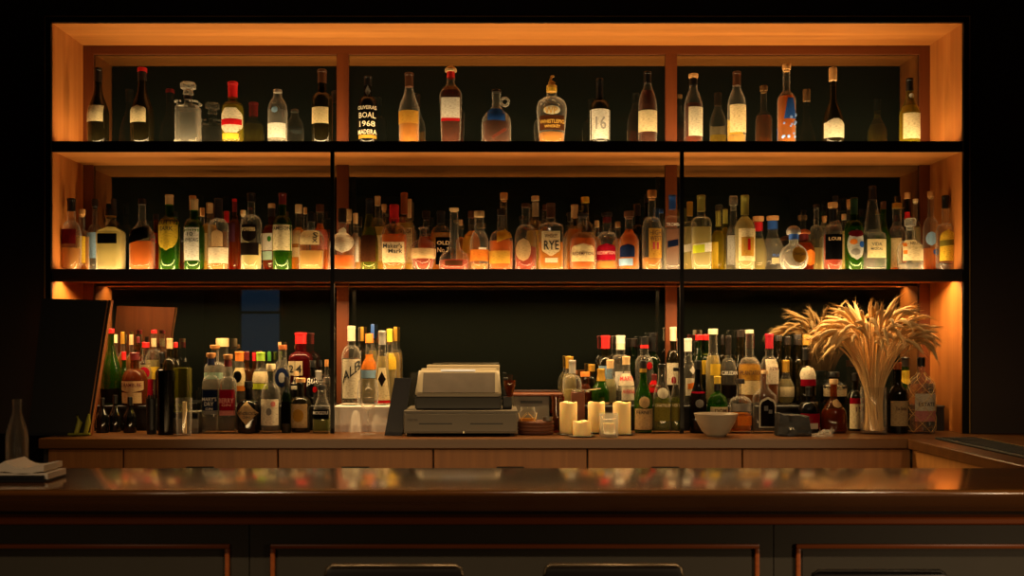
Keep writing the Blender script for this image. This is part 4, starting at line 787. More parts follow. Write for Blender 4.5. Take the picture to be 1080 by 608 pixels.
u(830.5, 355, 11, 2, 'spir', 'd', 'br', 380, ('foil', 'dark', 364), [], 'dark-capped bottle in the back row above the pear-shaped one', nw=7)
u(841.5, 353, 11, 2, 'spir', 'd', 'br', 380, ('screw', 'dark', 364), [], 'dark-capped bottle in the back row above the round-topped label', nw=7.5)
u(850.5, 353, 9, 2, 'spir', 'd', 'br', 380, ('screw', 'ochre', 364), [], 'yellow-capped bottle in the back row under the wheat ears', nw=7)
c(879.2, 400, 27, 0, ([(.90, 0), (1, .05), (1, .34), (.92, .44), (.66, .56), (.36, .66), (.28, .71), (.27, 1)], 2, .85), 'a', 'da', 432, ('cork', 'tan', 407), [('o', 876, 886, 421, 430, 'tan')], 'round-bodied brown flask with tan cork beside the wheat vase', nw=7)
u(879, 392.6, 26, 1, 'med', 'k', None, 0, ('screw', 'black', 398), [('r', 867, 891, 403, 418, 'cream')], 'square black jug-like bottle with cream panel behind the brown flask', nw=11, T=[('OLD', 870, 878, 407, 411, 'dark'), ('RUM', 880, 888, 407, 411, 'dark')])
c(902, 394, 16, 1, 'bord', 'd', None, 0, ('foil', 'black', 402), [('r', 895, 909.5, 420, 426, 'crimson'), ('r', 895, 909.5, 426, 452, 'cream')], 'dark bottle with red-topped cream label just behind the wheat vase', nw=6, T=[('151', 900, 908.5, 429, 434, 'maroon')])
c(946.5, 382.4, 21, 0, ([(.97, 0), (1, .03), (1, .55), (.94, .60), (.75, .645), (.42, .69), (.37, .73), (.36, 1)], 2, 1), 'd', None, 0, ('foil', 'copper', 390), [('r', 937.5, 954.8, 422.7, 449, 'tan')], 'dark rum bottle with copper cap and plain tan label between wheat vase and netted bottle', nw=7.8, T=[('The Bottle', 941, 952, 429, 432.5, 'brown')])
c(955, 377, 15, 2, 'low', 'g', 'gr', 395, ('foil', 'dark', 387), [('s', 949.5, 961, 391, 406, 'yellow')], 'green bottle with a bright yellow shield label behind the wheat vase', nw=8)
r_, o3, hw, H, Y, surf, zf = c(971.6, 377, 28, 0, ([(.94, 0), (1, .03), (1, .52), (.97, .60), (.86, .68), (.62, .74), (.32, .78), (.26, .81), (.26, 1)], 2, .9), 'c', 'wa', 405, ('foil', 'black', 387), [('r', 961.5, 983.5, 415, 433, 'ivory'), ('r', 961.5, 983.5, 433, 444, 'pink')], 'clear bottle wrapped in a gold string net with pink-edged label', nw=7.6, T=[('ESTATE', 964.5, 981, 424, 428, 'brown')])
g = G(); Hn = zf(393)
for i in range(5):
    for sgn in (1, -1):
        P = []
        for q in range(25):
            t = q / 24; z = .004 + (Hn - .004) * t; a = 2 * PI * i / 5 + sgn * 1.6 * PI * t * .8
            rr = (interp(outline(([(.94, 0), (1, .03), (1, .52), (.97, .60), (.86, .68), (.62, .74), (.32, .78), (.26, .81), (.26, 1)], 2, .9))[0], z / (H * .99))) * hw + .003
            P.append((o3[0] + rr * math.cos(a), o3[1] + rr * math.sin(a) * .95, o3[2] + z))
        g.tube(P, .0011, 5)
g.out('string_net', plain('net_string', lin('d0a860'), .5), r_)
# ================================================================ risers on the back counter
def riser(a, e, lab):
    x0, x1 = PX(a, 4.262), PX(e, 4.262)
    r = thing('display_step', ((x0 + x1) / 2, 4.36, Z_C), lab, 'riser')
    G().box(x0, x1, 4.262, 4.455, Z_C + .098, Z_C + .11, .002, 1).out('step_top', BLACK, r, 0)
    for q in (x0, x1 - .015): G().box(q, q + .015, 4.266, 4.452, Z_C, Z_C + .098).out('leg', BLACK, r, 0)
    G().box(x0 + .015, x1 - .015, 4.30, 4.31, Z_C, Z_C + .098).out('back_panel', BLACK, r, 0)
riser(99, 194, 'black step under the bottle cluster beside the leaning board')
riser(212, 349, 'black step behind the navy and crimson labelled bottles')
riser(591, 716.5, 'black step behind the candles')
riser(717.5, 862, 'black step behind the white bowl')

# draped box
x0, x1, y0, y1 = PX(354, 4.25), PX(421, 4.33), 4.225, 4.452
g = G(); random.seed(3)
n = 28
def drape(u, v):
    # u round the box perimeter, v from the hem to the top edge
    per = [(x0, y1), (x0, y0), (x1, y0), (x1, y1)]
    t = u * 3; i = min(int(t), 2); f = t - i; ax, ay = per[i]; bx, by = per[i + 1]
    x, y = ax + (bx - ax) * f, ay + (by - ay) * f
    wv = (.006 * math.sin(u * 46) + .004 * math.sin(u * 71 + 1)) * (1 - v) ** .6
    cx_, cy_ = (x0 + x1) / 2, (y0 + y1) / 2
    dx, dy = x - cx_, y - cy_; l = math.hypot(dx, dy)
    return (x + dx / l * (wv + .004 * (1 - v)), y + dy / l * (wv + .004 * (1 - v)), Z_C + .001 + .104 * v + .003 * math.sin(u * 9) * (1 - v))
cl = thing('draped_box', ((x0 + x1) / 2, 4.33, Z_C), 'low box draped in a white cloth, carrying the bottle with big slanting letters', 'box')
g = G(); g.grid(drape, 90, 8); g.out('side_cloth', plain('white_cloth', lin('e8dfd0'), .85, noise=.05), cl, 60)
g = G(); g.box(x0 - .003, x1 + .003, y0 - .003, y1, Z_C + .098, Z_C + .1095, .004, 2); g.out('top_cloth', plain('white_cloth', lin('e8dfd0'), .85), cl, 40)

# leaning board with a wooden edge
Yb = 4.06
pts = [(PX(44, Yb), PZ(315, Yb)), (PX(117.5, Yb), PZ(317, Yb)), (PX(95.5, Yb), Z_C), (PX(30, Yb), Z_C)]
lb = thing('leaning_board', ((pts[2][0] + pts[3][0]) / 2, Yb, Z_C), 'tall dark board with a pale wooden edge standing at the end of the back counter', 'board')
G().poly_prism(pts, Yb, Yb + .004).out('dark_face', plain('board_black', lin('12110e'), .6), lb, 0)
G().poly_prism(pts, Yb + .0045, Yb + .022).out('wooden_back', wood('board_wood', lin('6a3416'), lin('8a4a24'), .5, 'Z'), lb, 0)
for off in (0, .013):
    a, e = Vector((pts[1][0] - off, 0, pts[1][1])), Vector((pts[2][0] - off, 0, pts[2][1]))
    G().tube([(a.x, Yb - .003, a.z), (e.x, Yb - .003, e.z + .004)], .0028, 6).out('edge_strip', plain('edge_wood', lin('b07038'), .5), lb, 50)
g = G(); yy = Yb - .012
g.tube([(PX(80, yy), yy, Z_C + .005), (PX(84, yy), yy, PZ(446, yy)), (PX(81, yy), yy, PZ(438, yy))], [.010, .012, .006], 8)
g.tube([(PX(90, yy), yy, Z_C + .005), (PX(93, yy), yy, PZ(446, yy)), (PX(94, yy), yy, PZ(437, yy))], [.008, .011, .005], 8)
g.tube([(PX(72, yy), yy, Z_C + .006), (PX(95, yy), yy, Z_C + .007)], .006, 8)
o = at(g.out('leaf_sprig', plain('leaf', lin('8a8a20'), .5), None, 50), (PX(84, yy), yy, Z_C)); tag(o, 'small yellow-green leaf sprig at the foot of the leaning board', 'sprig')

# shaker tin, black cup, sticks glass, amber glass box, grey caddy
def cup(name, px, w, top, Y, mat, label, cat, taper=.85, wall=.002, base=None, inner=True):
    X = PX(px, Y); r = w / 2 * Y / F; zb = base if base is not None else Z_C; h = PZ(top, Y) - zb
    g = G(); rg = [(r * taper, 0), (r, h), (r - wall, h), (r * taper - wall, .004)]
    g.lathe((X, Y, zb), rg, 24, True, True)
    o = at(g.out(name, mat, None, 40), (X, Y, zb)); tag(o, label, cat); return X, Y, zb, r, h
cup('shaker_tin', 175, 18.5, 391, 4.10, plain('black_steel', lin('1c1a18'), .18, .9), 'tall black metal shaker tin beside the glass of wooden sticks', 'shaker')
X, Y, zb, r, h = cup('straw_cup', 160, 11.5, 421, 4.13, BLACK, 'black cup holding short black straws in front of the bottle cluster', 'cup')
random.seed(11)
for i in range(9):
    a = 2 * PI * i / 9; s_ = r * .45
    G_ = G().tube([(X + s_ * math.cos(a) * .7, Y + s_ * math.sin(a) * .7, zb + .008), (X + s_ * 1.2 * math.cos(a), Y + s_ * 1.2 * math.sin(a), zb + h + .012 + .008 * random.random())], .0022, 6)
    tag(at(G_.out('straw', BLACK, None, 50), (X + s_ * math.cos(a) * .7, Y + s_ * math.sin(a) * .7, zb + .008)), 'short black drinking straw standing in the black cup', 'straw', 'black straws in the cup')
X, Y, zb, r, h = cup('tumbler', 194, 17, 420, 4.08, glass('w'), 'clear tumbler holding a pale wooden clip beside the black shaker tin', 'glass', .9)
g = G(); g.box(X - .004, X + .012, Y - .006, Y - .002, zb + .006, PZ(424, Y), .001, 1); g.box(X - .002, X + .010, Y + .002, Y + .006, zb + .006, PZ(425.5, Y), .001, 1); g.box(X - .004, X + .012, Y - .0065, Y + .0065, PZ(434, Y), PZ(432, Y))
tag(at(g.out('wooden_clip', plain('clip_wood', lin('e6c98a'), .6), None, 0), (X, Y, zb + .006)), 'pale wooden clip standing upright in the clear tumbler', 'clip')
x0, x1 = PX(186, 4.21), PX(200.5, 4.21)
g = G(); g.box(x0, x1, 4.165, 4.235, Z_C + .09, PZ(388, 4.2), .003, 1)
cd = thing('napkin_caddy', ((x0 + x1) / 2 + .03, 4.2, Z_C), 'grey open caddy behind the clear tumbler', 'caddy')
xa, xb = PX(184, 4.2), PX(213, 4.2); GREYP = plain('grey_plastic', lin('6a655c'), .5)
h9 = .0905
G().box(xa, xb, 4.150, 4.155, Z_C, Z_C + .062).out('front_panel', GREYP, cd, 0); G().box(xa, xb, 4.245, 4.25, Z_C, Z_C + h9).out('back_panel', GREYP, cd, 0)
for q in (xa, xb - .004): G().box(q, q + .004, 4.155, 4.245, Z_C, Z_C + h9 - .002).out('side_panel', GREYP, cd, 0)
G().box(xa, xb, 4.16, 4.245, Z_C + h9 - .006, Z_C + h9 - .001).out('tray', GREYP, cd, 0)
tag(at(g.out('glass_box', glass('o'), None, 0), ((x0 + x1) / 2, 4.2, Z_C + .09)), 'small amber glass box on the grey caddy', 'box')

# wine glass in front of the draped box
Y = 4.10; X = PX(388, Y)
P = [(.030, 0), (.030, .002), (.006, .006), (.0032, .012), (.003, .085), (.006, .092), (.024, .104), (.038, .122), (.0405, .145), (.038, .175), (.034, .205), (.033, .205), (.037, .175), (.0393, .145), (.037, .123), (.023, .106), (.004, .095)]
s_ = (PZ(401, Y) - Z_C) / .205
tag(at(G().lathe((X, Y, Z_C), [(r * s_, z * s_) for r, z in P], 28, True, True).out('wine_glass', glass('w'), None, 50), (X, Y, Z_C)), 'empty stemmed wine glass in front of the draped box', 'glass')

# black folded menu stand
Y = 4.06
ms = thing('menu_stand', (PX(418, Y), Y + .03, Z_C), 'black folding card stand leaning between the wine glass and the cash register', 'stand')
def lean(xa, xb, xc, xd, zt, y_b, y_t, nm):
    g = G(); V = [(xa, y_b, Z_C), (xb, y_b, Z_C), (xd, y_t, zt), (xc, y_t, zt)]
    a = [g.bm.verts.new(v) for v in V]; e = [g.bm.verts.new((v[0], v[1] + .006, v[2])) for v in V]
    g.bm.faces.new(a); g.bm.faces.new(e[::-1])
    for i in range(4): g.bm.faces.new((a[i], e[i], e[(i + 1) % 4], a[(i + 1) % 4]))
    g.out(nm, plain('stand_black', lin('17130f'), .5), ms, 0)
lean(PX(405.5, Y), PX(424, Y), PX(416, Y + .03), PX(434, Y + .03), PZ(399, Y + .03), Y, Y + .04, 'front_leaf')
lean(PX(409, Y), PX(424, Y), PX(417, Y + .03), PX(433, Y + .03), PZ(399.5, Y + .03), Y + .10, Y + .047, 'rear_leaf')

# ================================================================ cash register
Y = 4.02
x0, x1 = PX(425.5, Y), PX(546, Y); zA = PZ(459.5, Y); zB = PZ(433.5, Y)
BEIGE = plain('register_beige', lin('5c5344'), .45, noise=.05); SCR = plain('register_screen', lin('57504a'), .2, noise=.25, nscale=14)
cdw = thing('cash_drawer', ((x0 + x1) / 2, Y + .15, Z_C), 'grey-beige metal cash drawer with two slots under the register screen', 'cash drawer')
zf_ = Z_C + .012
G().box(x0, x1, Y + .004, Y + .34, zf_, zB, .004, 2).out('case', BEIGE, cdw, 30)
fp = G().box(x0 + .004, x1 - .004, Y, Y + .006, zf_ + .006, zB - .012, .002, 1).out('drawer', BEIGE, cdw, 30)
for a, e in ((442, 477), (496, 530.5)): G().box(PX(a, Y), PX(e, Y), Y - .0012, Y + .003, PZ(448, Y), PZ(446.6, Y)).out('slot', BLACK, fp, 0)
G().lathe((0, 0, 0), [(.006, 0), (.006, .004), (.004, .006)], 16).out('lock', plain('lock_steel', lin('b0a890'), .3, .8), None).matrix_world = Matrix.Translation((PX(489, Y), Y, PZ(456.2, Y))) @ Matrix.Rotation(PI / 2, 4, 'X')
lk = bpy.data.objects['lock']; lk.data.transform(lk.matrix_world); lk.matrix_world = Matrix(); lk.data.transform(Matrix.Translation(-cdw.location)); lk.parent = fp
g = G(); lettering(g, 'micros', lambda u, v: (PX(430, Y) + u * (PX(440.5, Y) - PX(430, Y)), Y - .0014, PZ(444.6, Y) + v * (PZ(441.3, Y) - PZ(444.6, Y)))); g.out('lettering', plain('ink_register', lin('3a342c'), .6), fp, 0, False)
for q in (x0 + .012, x1 - .03):
    for yq in (Y + .02, Y + .30): G().box(q, q + .018, yq, yq + .018, Z_C, zf_).out('foot', BLACK, cdw, 0)
Y2 = Y + .04
tm = thing('register_screen', ((PX(437, Y2) + PX(529, Y2)) / 2, Y2 + .12, zB), 'cash register terminal with a smeared tilted screen on top of the cash drawer', 'register')
def slab(prof, xa, xb, nm, mat, bev=0):
    g = G(); g.profile_x(prof, xa, xb)
    if bev: bmesh.ops.bevel(g.bm, geom=g.bm.edges[:], offset=bev, segments=3, affect='EDGES')
    return g.out(nm, mat, tm, 35)
xa, xb = PX(437.5, Y2), PX(529, Y2)
h1 = PZ(418, Y2); h2 = PZ(388.5, Y2 + .07)
slab([(Y2, zB + .0005), (Y2, h1), (Y2 + .20, h1), (Y2 + .20, zB + .0005)], xa, xb, 'base', plain('register_dark', lin('1a1714'), .3), .006)
housing = [(Y2 - .004, h1), (Y2 - .004, h1 + .008), (Y2 + .065, h2 - .006), (Y2 + .085, h2), (Y2 + .19, h2 - .02), (Y2 + .19, h1)]
g = G(); g.profile_x(housing, xa, xb)
for v in g.bm.verts:   # narrower towards the top, as in the photo
    t = (v.co.z - h1) / (h2 - h1); mid = (xa + xb) / 2; v.co.x = mid + (v.co.x - mid) * (1 - .07 * max(0, t) ** 2)
bmesh.ops.bevel(g.bm, geom=g.bm.edges[:], offset=.010, segments=4, affect='EDGES'); hs = g.out('housing', plain('register_cream', lin('8a7e66'), .4), tm, 35)
A = Vector((0, Y2 - .004, h1 + .008)); B_ = Vector((0, Y2 + .065, h2 - .006)); dv = B_ - A; nv = Vector((0, -dv.z, dv.y)).normalized()
def on(u, t, off): p = A + dv * t + nv * off; return (u, p.y, p.z)
g = G(); xs0, xs1 = PX(445.5, Y2), PX(522, Y2)
q = [on(xs0, .06, .0012), on(xs1, .06, .0012), on(xs1, .86, .0012), on(xs0, .86, .0012)]; q2 = [on(xs0, .06, -.003), on(xs1, .06, -.003), on(xs1, .86, -.003), on(xs0, .86, -.003)]
va = [g.bm.verts.new(p) for p in q]; vb = [g.bm.verts.new(p) for p in q2]; g.bm.faces.new(va); g.bm.faces.new(vb[::-1])
for i in range(4): g.bm.faces.new((va[i], vb[i], vb[(i + 1) % 4], va[(i + 1) % 4]))
g.out('screen', SCR, hs, 0)
g = G(); q = [on(PX(464, Y2), .92, .001), on(PX(501, Y2), .92, .001), on(PX(501, Y2), 1.0, .001), on(PX(464, Y2), 1.0, .001)]; g.bm.faces.new([g.bm.verts.new(p) for p in q]); g.out('sticker', plain('sticker_blue', lin('a8b0c8'), .5), hs, 0)
g = G(); xm, xn = PX(450, Y2 + .2), PX(527, Y2 + .2); g.box(xm, xn, Y2 + .195, Y2 + .235, h1, PZ(385, Y2 + .21), .006, 2); g.out('rear_housing', plain('register_cream', lin('8a7e66'), .4), tm, 35)
g = G(); g.box(PX(530, Y2), PX(540, Y2), Y2 + .03, Y2 + .09, zB + .0005, PZ(419, Y2), .003, 1)
cr_ = thing('card_reader', (PX(535, Y2), Y2 + .06, zB), 'small black card reader on the cash drawer beside the register screen', 'card reader'); g.out('body', BLACK, cr_, 30)
G().box(PX(531, Y2), PX(536, Y2), Y2 + .05, Y2 + .07, PZ(419, Y2), PZ(399, Y2), .002, 1).out('stem', BLACK, cr_, 30)
zc_ = PZ(419, Y2) ; X = PX(537.7, Y2)
tag(at(G().lathe((X, Y2 + .05, zc_), [(.012, 0), (.015, .012), (.024, .045), (.0245, .066), (.0225, .066), (.014, .014)], 18).out('shot_glass', glass('a'), None, 40), (X, Y2 + .05, zc_)), 'small flared glass standing on the card reader', 'glass')
# ---- things right of the register
Yg = 4.30
x0, x1 = PX(541, Yg), PX(594, Yg)
pb = thing('printer_box', ((x0 + x1) / 2, Yg + .05, Z_C), 'grey box with a dark slot and wooden lid behind the tied jar', 'box')
G().box(x0, x1 - .06, Yg, Yg + .13, Z_C, PZ(418, Yg), .003, 1).out('body', plain('box_grey', lin('6c665a'), .5), pb, 30)
G().box(PX(549, Yg), PX(572, Yg), Yg - .002, Yg + .003, PZ(425.8, Yg), PZ(423, Yg), .001, 1).out('slot', BLACK, pb, 0)
G().box(x0 - .004, x1, Yg - .006, Yg + .135, PZ(418, Yg), PZ(415.5, Yg), .002, 1).out('lid', W_FRAME, pb, 30)
Yg = 4.12
zk = Z_C
bk = thing('woven_basket', (PX(565, Yg), Yg, Z_C), 'low dark brown round basket holding the tied jar', 'basket')
g = G(); r = 18 * Yg / F
for i in range(4): g.tube([(PX(565, Yg) + (r - .004) * math.cos(a), Yg + (r - .004) * .7 * math.sin(a), Z_C + .008 + i * .0135) for a in [2 * PI * k / 26 for k in range(26)]], .0085, 8, True)
g.out('rim', plain('basket_brown', lin('5a3018'), .7, noise=.2, nscale=60), bk, 50)
G().rings((PX(565, Yg), Yg, Z_C), [(0.001, r - .006, (r - .006) * .7, 2), (.028, r - .006, (r - .006) * .7, 2)], 26).out('base', plain('basket_brown', lin('5a3018'), .7), bk, 40)
Xj = PX(556.5, Yg); rj = 9.5 * Yg / F; hj = PZ(430, Yg) - (Z_C + .029)
jr = thing('tied_jar', (Xj, Yg, Z_C + .029), 'small glass jar tied with string in the round basket', 'jar')
G().lathe((Xj, Yg, Z_C + .029), [(rj * .92, 0), (rj, .006), (rj, hj * .72), (rj * .8, hj * .84), (rj * .8, hj), (rj * .74, hj), (rj * .74, hj * .84)], 22, True, False).out('glass_body', glass('c'), jr, 40)
G().lathe((Xj, Yg, Z_C + .029), [(rj * .88, .004), (rj * .95, .01), (rj * .95, hj * .45)], 22).out('filling', liquid('am'), jr, 40)
g = G()
for i in range(4):
    for sg in (1, -1): g.tube([(Xj + (rj + .001) * math.cos(a0), Yg + (rj + .001) * math.sin(a0), Z_C + .033 + hj * .66 * t) for t in (0, .2, .4, .6, .8, 1) for a0 in [2 * PI * i / 4 + sg * 1.5 * t]], .0011, 5)
g.out('string', plain('net_string', lin('d0a860'), .5), jr, 50)
X, Y, zb, r, h = cup('pewter_cup', 577.5, 11, 440, 4.10, plain('pewter', lin('6a6660'), .35, .7), 'small grey metal cup on the basket edge beside the glass pitcher', 'cup', .9, base=Z_C + .0575)
Yp = 4.20; Xp = PX(588.5, Yp); rp = 7.4 * Yp / F
pt = thing('glass_pitcher', (Xp, Yp, Z_C), 'amber glass pitcher between the basket and the first candle', 'pitcher')
hp = PZ(418.5, Yp) - Z_C
G().lathe((Xp, Yp, Z_C), [(rp * .8, 0), (rp * .85, .006), (rp * .8, hp * .5), (rp * .95, hp), (rp * .88, hp), (rp * .74, hp * .5), (rp * .78, .01)], 22).out('glass_body', glass('a'), pt, 40)
G().tube([(Xp + rp * .8, Yp, Z_C + hp * .85), (Xp + rp * 1.5, Yp, Z_C + hp * .8), (Xp + rp * 1.6, Yp, Z_C + hp * .45), (Xp + rp * .8, Yp, Z_C + hp * .25)], .004, 8).out('handle', METAL_D, pt, 50)

# pepper box with spring strainer
Yk = 4.17; xk0, xk1 = PX(603, Yk), PX(617, Yk); zk1 = PZ(414, Yk)
tag(at(G().box(xk0, xk1, Yk, Yk + .05, Z_C, zk1, .003, 1).out('wooden_holder', wood('holder_wood', lin('4a2412'), lin('6a361c'), .5, 'Z'), None, 30), ((xk0 + xk1) / 2, Yk + .025, Z_C)), 'dark wooden upright holder between the first two tall candles', 'holder')
g = G(); Xs = PX(613, Yk); Ys = Yk + .025
zsn = zk1 + .0045
NT = 13; P = []
for k in range(NT * 10 + 1):
    a = 2 * PI * k / (NT * 10); R_ = .036; w_ = .0042
    P.append((Xs + (R_ + w_ * math.cos(NT * a)) * math.cos(a), Ys + (R_ + w_ * math.cos(NT * a)) * .75 * math.sin(a), zsn + w_ * math.sin(NT * a)))
stn = thing('cocktail_strainer', (Xs, Ys, zk1), 'steel spring cocktail strainer lying on the dark wooden holder', 'strainer')
STEEL = plain('bright_steel', lin('c8c0b0'), .25, .95)
g.tube(P, .0011, 5); g.out('spring', STEEL, stn, 50)
G().rings((Xs, Ys, zsn + .004), [(0, .033, .025, 2), (.0015, .033, .025, 2)], 24).out('plate', STEEL, stn, 40)
G().tube([(Xs + .03, Ys, zsn + .005), (Xs + .085, Ys + .0, zsn + .010)], .003, 6).out('handle', STEEL, stn, 50)

# ================================================================ candles
def wax_mat():
    m, nt, out = new_mat('candle_wax'); p = N(nt, 'ShaderNodeBsdfPrincipled'); p.inputs['Base Color'].default_value = lin('efd394'); p.inputs['Roughness'].default_value = .5
    p.inputs['Subsurface Weight'].default_value = .6; p.inputs['Subsurface Radius'].default_value = (1, .55, .25); p.inputs['Subsurface Scale'].default_value = .012
    L_(nt, p.outputs[0], out.inputs[0]); return m
WAX = wax_mat()
def candle(px, w, top, Y, lab, zb):
    X = PX(px, Y); r = w / 2 * Y / F; h = PZ(top, Y) - zb
    c_ = thing('pillar_candle', (X, Y, zb), lab, 'candle', 'candles on the back counter')
    g = G(); g.lathe((X, Y, zb), [(r * .97, 0), (r, .003), (r, h - .004), (r * .96, h - .0005), (r * .85, h), (r * .6, h - .006), (r * .2, h - .008)], 28)
    random.seed(int(px))
    for v in g.bm.verts:
        if v.co.z > zb + h - .0075: v.co.z += .003 * math.sin(3 * math.atan2(v.co.y - Y, v.co.x - X) + px)
    g.out('wax_body', WAX, c_, 50)
    G().tube([(X, Y, zb + h - .012), (X + .001, Y, zb + h + .002), (X + .003, Y, zb + h + .007)], .0012, 6).out('wick', BLACK, c_, 50)
def dish(px, w, Y, lab):
    X = PX(px, Y); r = w / 2 * Y / F
    tag(at(G().lathe((X, Y, Z_C), [(r * .7, 0), (r, .005), (r * .97, .0065), (r * .7, .0035)], 30).out('candle_dish', plain('dark_dish', lin('2a2018'), .35), None, 40), (X, Y, Z_C)), lab, 'dish')
    return Z_C + .0037
zd = dish(600, 26, 4.10, 'dark dish under the tall candle nearest the basket')
candle(599.5, 18.6, 424.5, 4.10, 'tall cream pillar candle nearest the basket', zd)
zd = dish(629, 20, 4.155, 'dark dish under the tall candle behind the frosted votive')
candle(629, 18, 424.5, 4.155, 'tall cream pillar candle standing behind the frosted votive glass', zd)
zd = dish(657, 27, 4.10, 'dark dish under the tall candle next to the green gold-collared bottle')
candle(655.8, 18.8, 424.5, 4.10, 'tall cream pillar candle next to the green gold-collared bottle', zd)
zd = dish(613.7, 29.5, 4.015, 'dark dish under the short candle')
candle(613.7, 19, 444.5, 4.015, 'short cream pillar candle in front of the tall ones', zd)
Yv = 4.01; Xv = PX(642, Yv); rv = 9.6 * Yv / F; hv = PZ(436.5, Yv) - Z_C
tag(at(G().rings((Xv, Yv, Z_C), [(0, rv * .95, rv * .95, 5), (.004, rv, rv, 5), (hv, rv, rv, 5), (hv, rv * .88, rv * .88, 5), (.012, rv * .86, rv * .86, 5)], 28).out('votive_glass', glass('f'), None, 35), (Xv, Yv, Z_C)), 'square frosted votive glass between the tall candles', 'glass')
g = G(); g.lathe((Xv, Yv, Z_C + .0125), [(rv * .62, 0), (rv * .64, .004), (rv * .64, hv * .45), (rv * .3, hv * .45 - .003)], 24)
tag(at(g.out('votive_candle', WAX, None, 50), (Xv, Yv, Z_C + .0125)), 'small candle stub inside the frosted votive glass', 'candle')

# ================================================================ bowl, packet, wrapper, black case
Yw = 4.04; Xw = PX(755, Yw); rw = 23 * Yw / F; hw_ = PZ(436.5, Yw) - Z_C
P = [(rw * .42, 0), (rw * .44, .004), (rw * .62, hw_ * .2), (rw * .85, hw_ * .6), (rw, hw_), (rw * .965, hw_), (rw * .81, hw_ * .62), (rw * .57, hw_ * .25), (rw * .2, hw_ * .14)]
tag(at(G().lathe((Xw, Yw, Z_C), P, 36).out('ceramic_bowl', plain('bowl_glaze', lin('8e806e'), .35), None, 45), (Xw, Yw, Z_C)), 'plain off-white ceramic bowl in front of the bottles', 'bowl')
Yq = 4.02
pk = thing('plastic_packet', (PX(839, Yq), Yq + .03, Z_C), 'black packet in clear crinkled plastic lying in front of the bottles', 'packet')
g = G(); b_ = bmesh.new(); bmesh.ops.create_cube(b_, size=1); bmesh.ops.subdivide_edges(b_, edges=b_.edges[:], cuts=6, use_grid_fill=True); random.seed(5)
x0, x1, zt2 = PX(821, Yq), PX(856, Yq), PZ(437.5, Yq)
for v in b_.verts:
    t = v.co.z + .5; j = .004
    v.co = Vector(((x0 + x1) / 2 + v.co.x * (x1 - x0) * (1.0 - .12 * t) + random.uniform(-j, j) * .6, Yq + .04 + v.co.y * .07 + random.uniform(-j, j), Z_C + .001 + max(0, t * (zt2 - Z_C) * (1 - .12 * (v.co.x + .5)) + (random.uniform(-j, j) if 0 < t else 0))))
g._merge(b_); g.out('dark_filling', plain('packet_black', lin('080807'), .5), pk, 20)
g = G(); random.seed(8)
def crk(u, v): return (PX(820, Yq) + u * (PX(858, Yq) - PX(820, Yq)), Yq - .004 + .014 * v + .004 * random.uniform(-1, 1), Z_C + .002 + v * (zt2 - Z_C) * (1.04 - .12 * u) + (.003 * random.uniform(-1, 1) if v > 0 else 0))
g.grid(crk, 9, 7); g.out('clear_wrap', glass('w'), pk, 10)
g = G(); random.seed(21)
Yr = 3.985
def wrp(u, v):
    x = PX(858, Yr) + u * (PX(880, Yr) - PX(858, Yr)); return (x + .006 * random.uniform(-1, 1), Yr + .05 * v + .006 * random.uniform(-1, 1), Z_C + .002 + .024 * math.sin(PI * v) * (.4 + u) * random.uniform(.5, 1.3))
g.grid(wrp, 9, 8); o = g.out('crumpled_wrapper', glass('f'), None, 10)
tag(at(o, (PX(869, Yr), Yr + .02, Z_C)), 'crumpled shiny clear wrapper on the counter edge', 'wrapper')
x0, x1 = PX(985.5, 4.28), PX(995, 4.28)
pc = thing('storage_case', ((x0 + x1) / 2, 4.30, Z_C), 'small black case beside the netted bottle at the wooden end panel', 'case')
G().box(x0, x1, 4.27, 4.36, Z_C, PZ(430.5, 4.28), .002, 1).out('body', BLACK, pc, 20); G().box(x0 - .002, x1 + .002, 4.268, 4.362, PZ(430.5, 4.28), PZ(428, 4.28), .002, 1).out('lid', plain('case_lid', lin('2a2520'), .4), pc, 20)

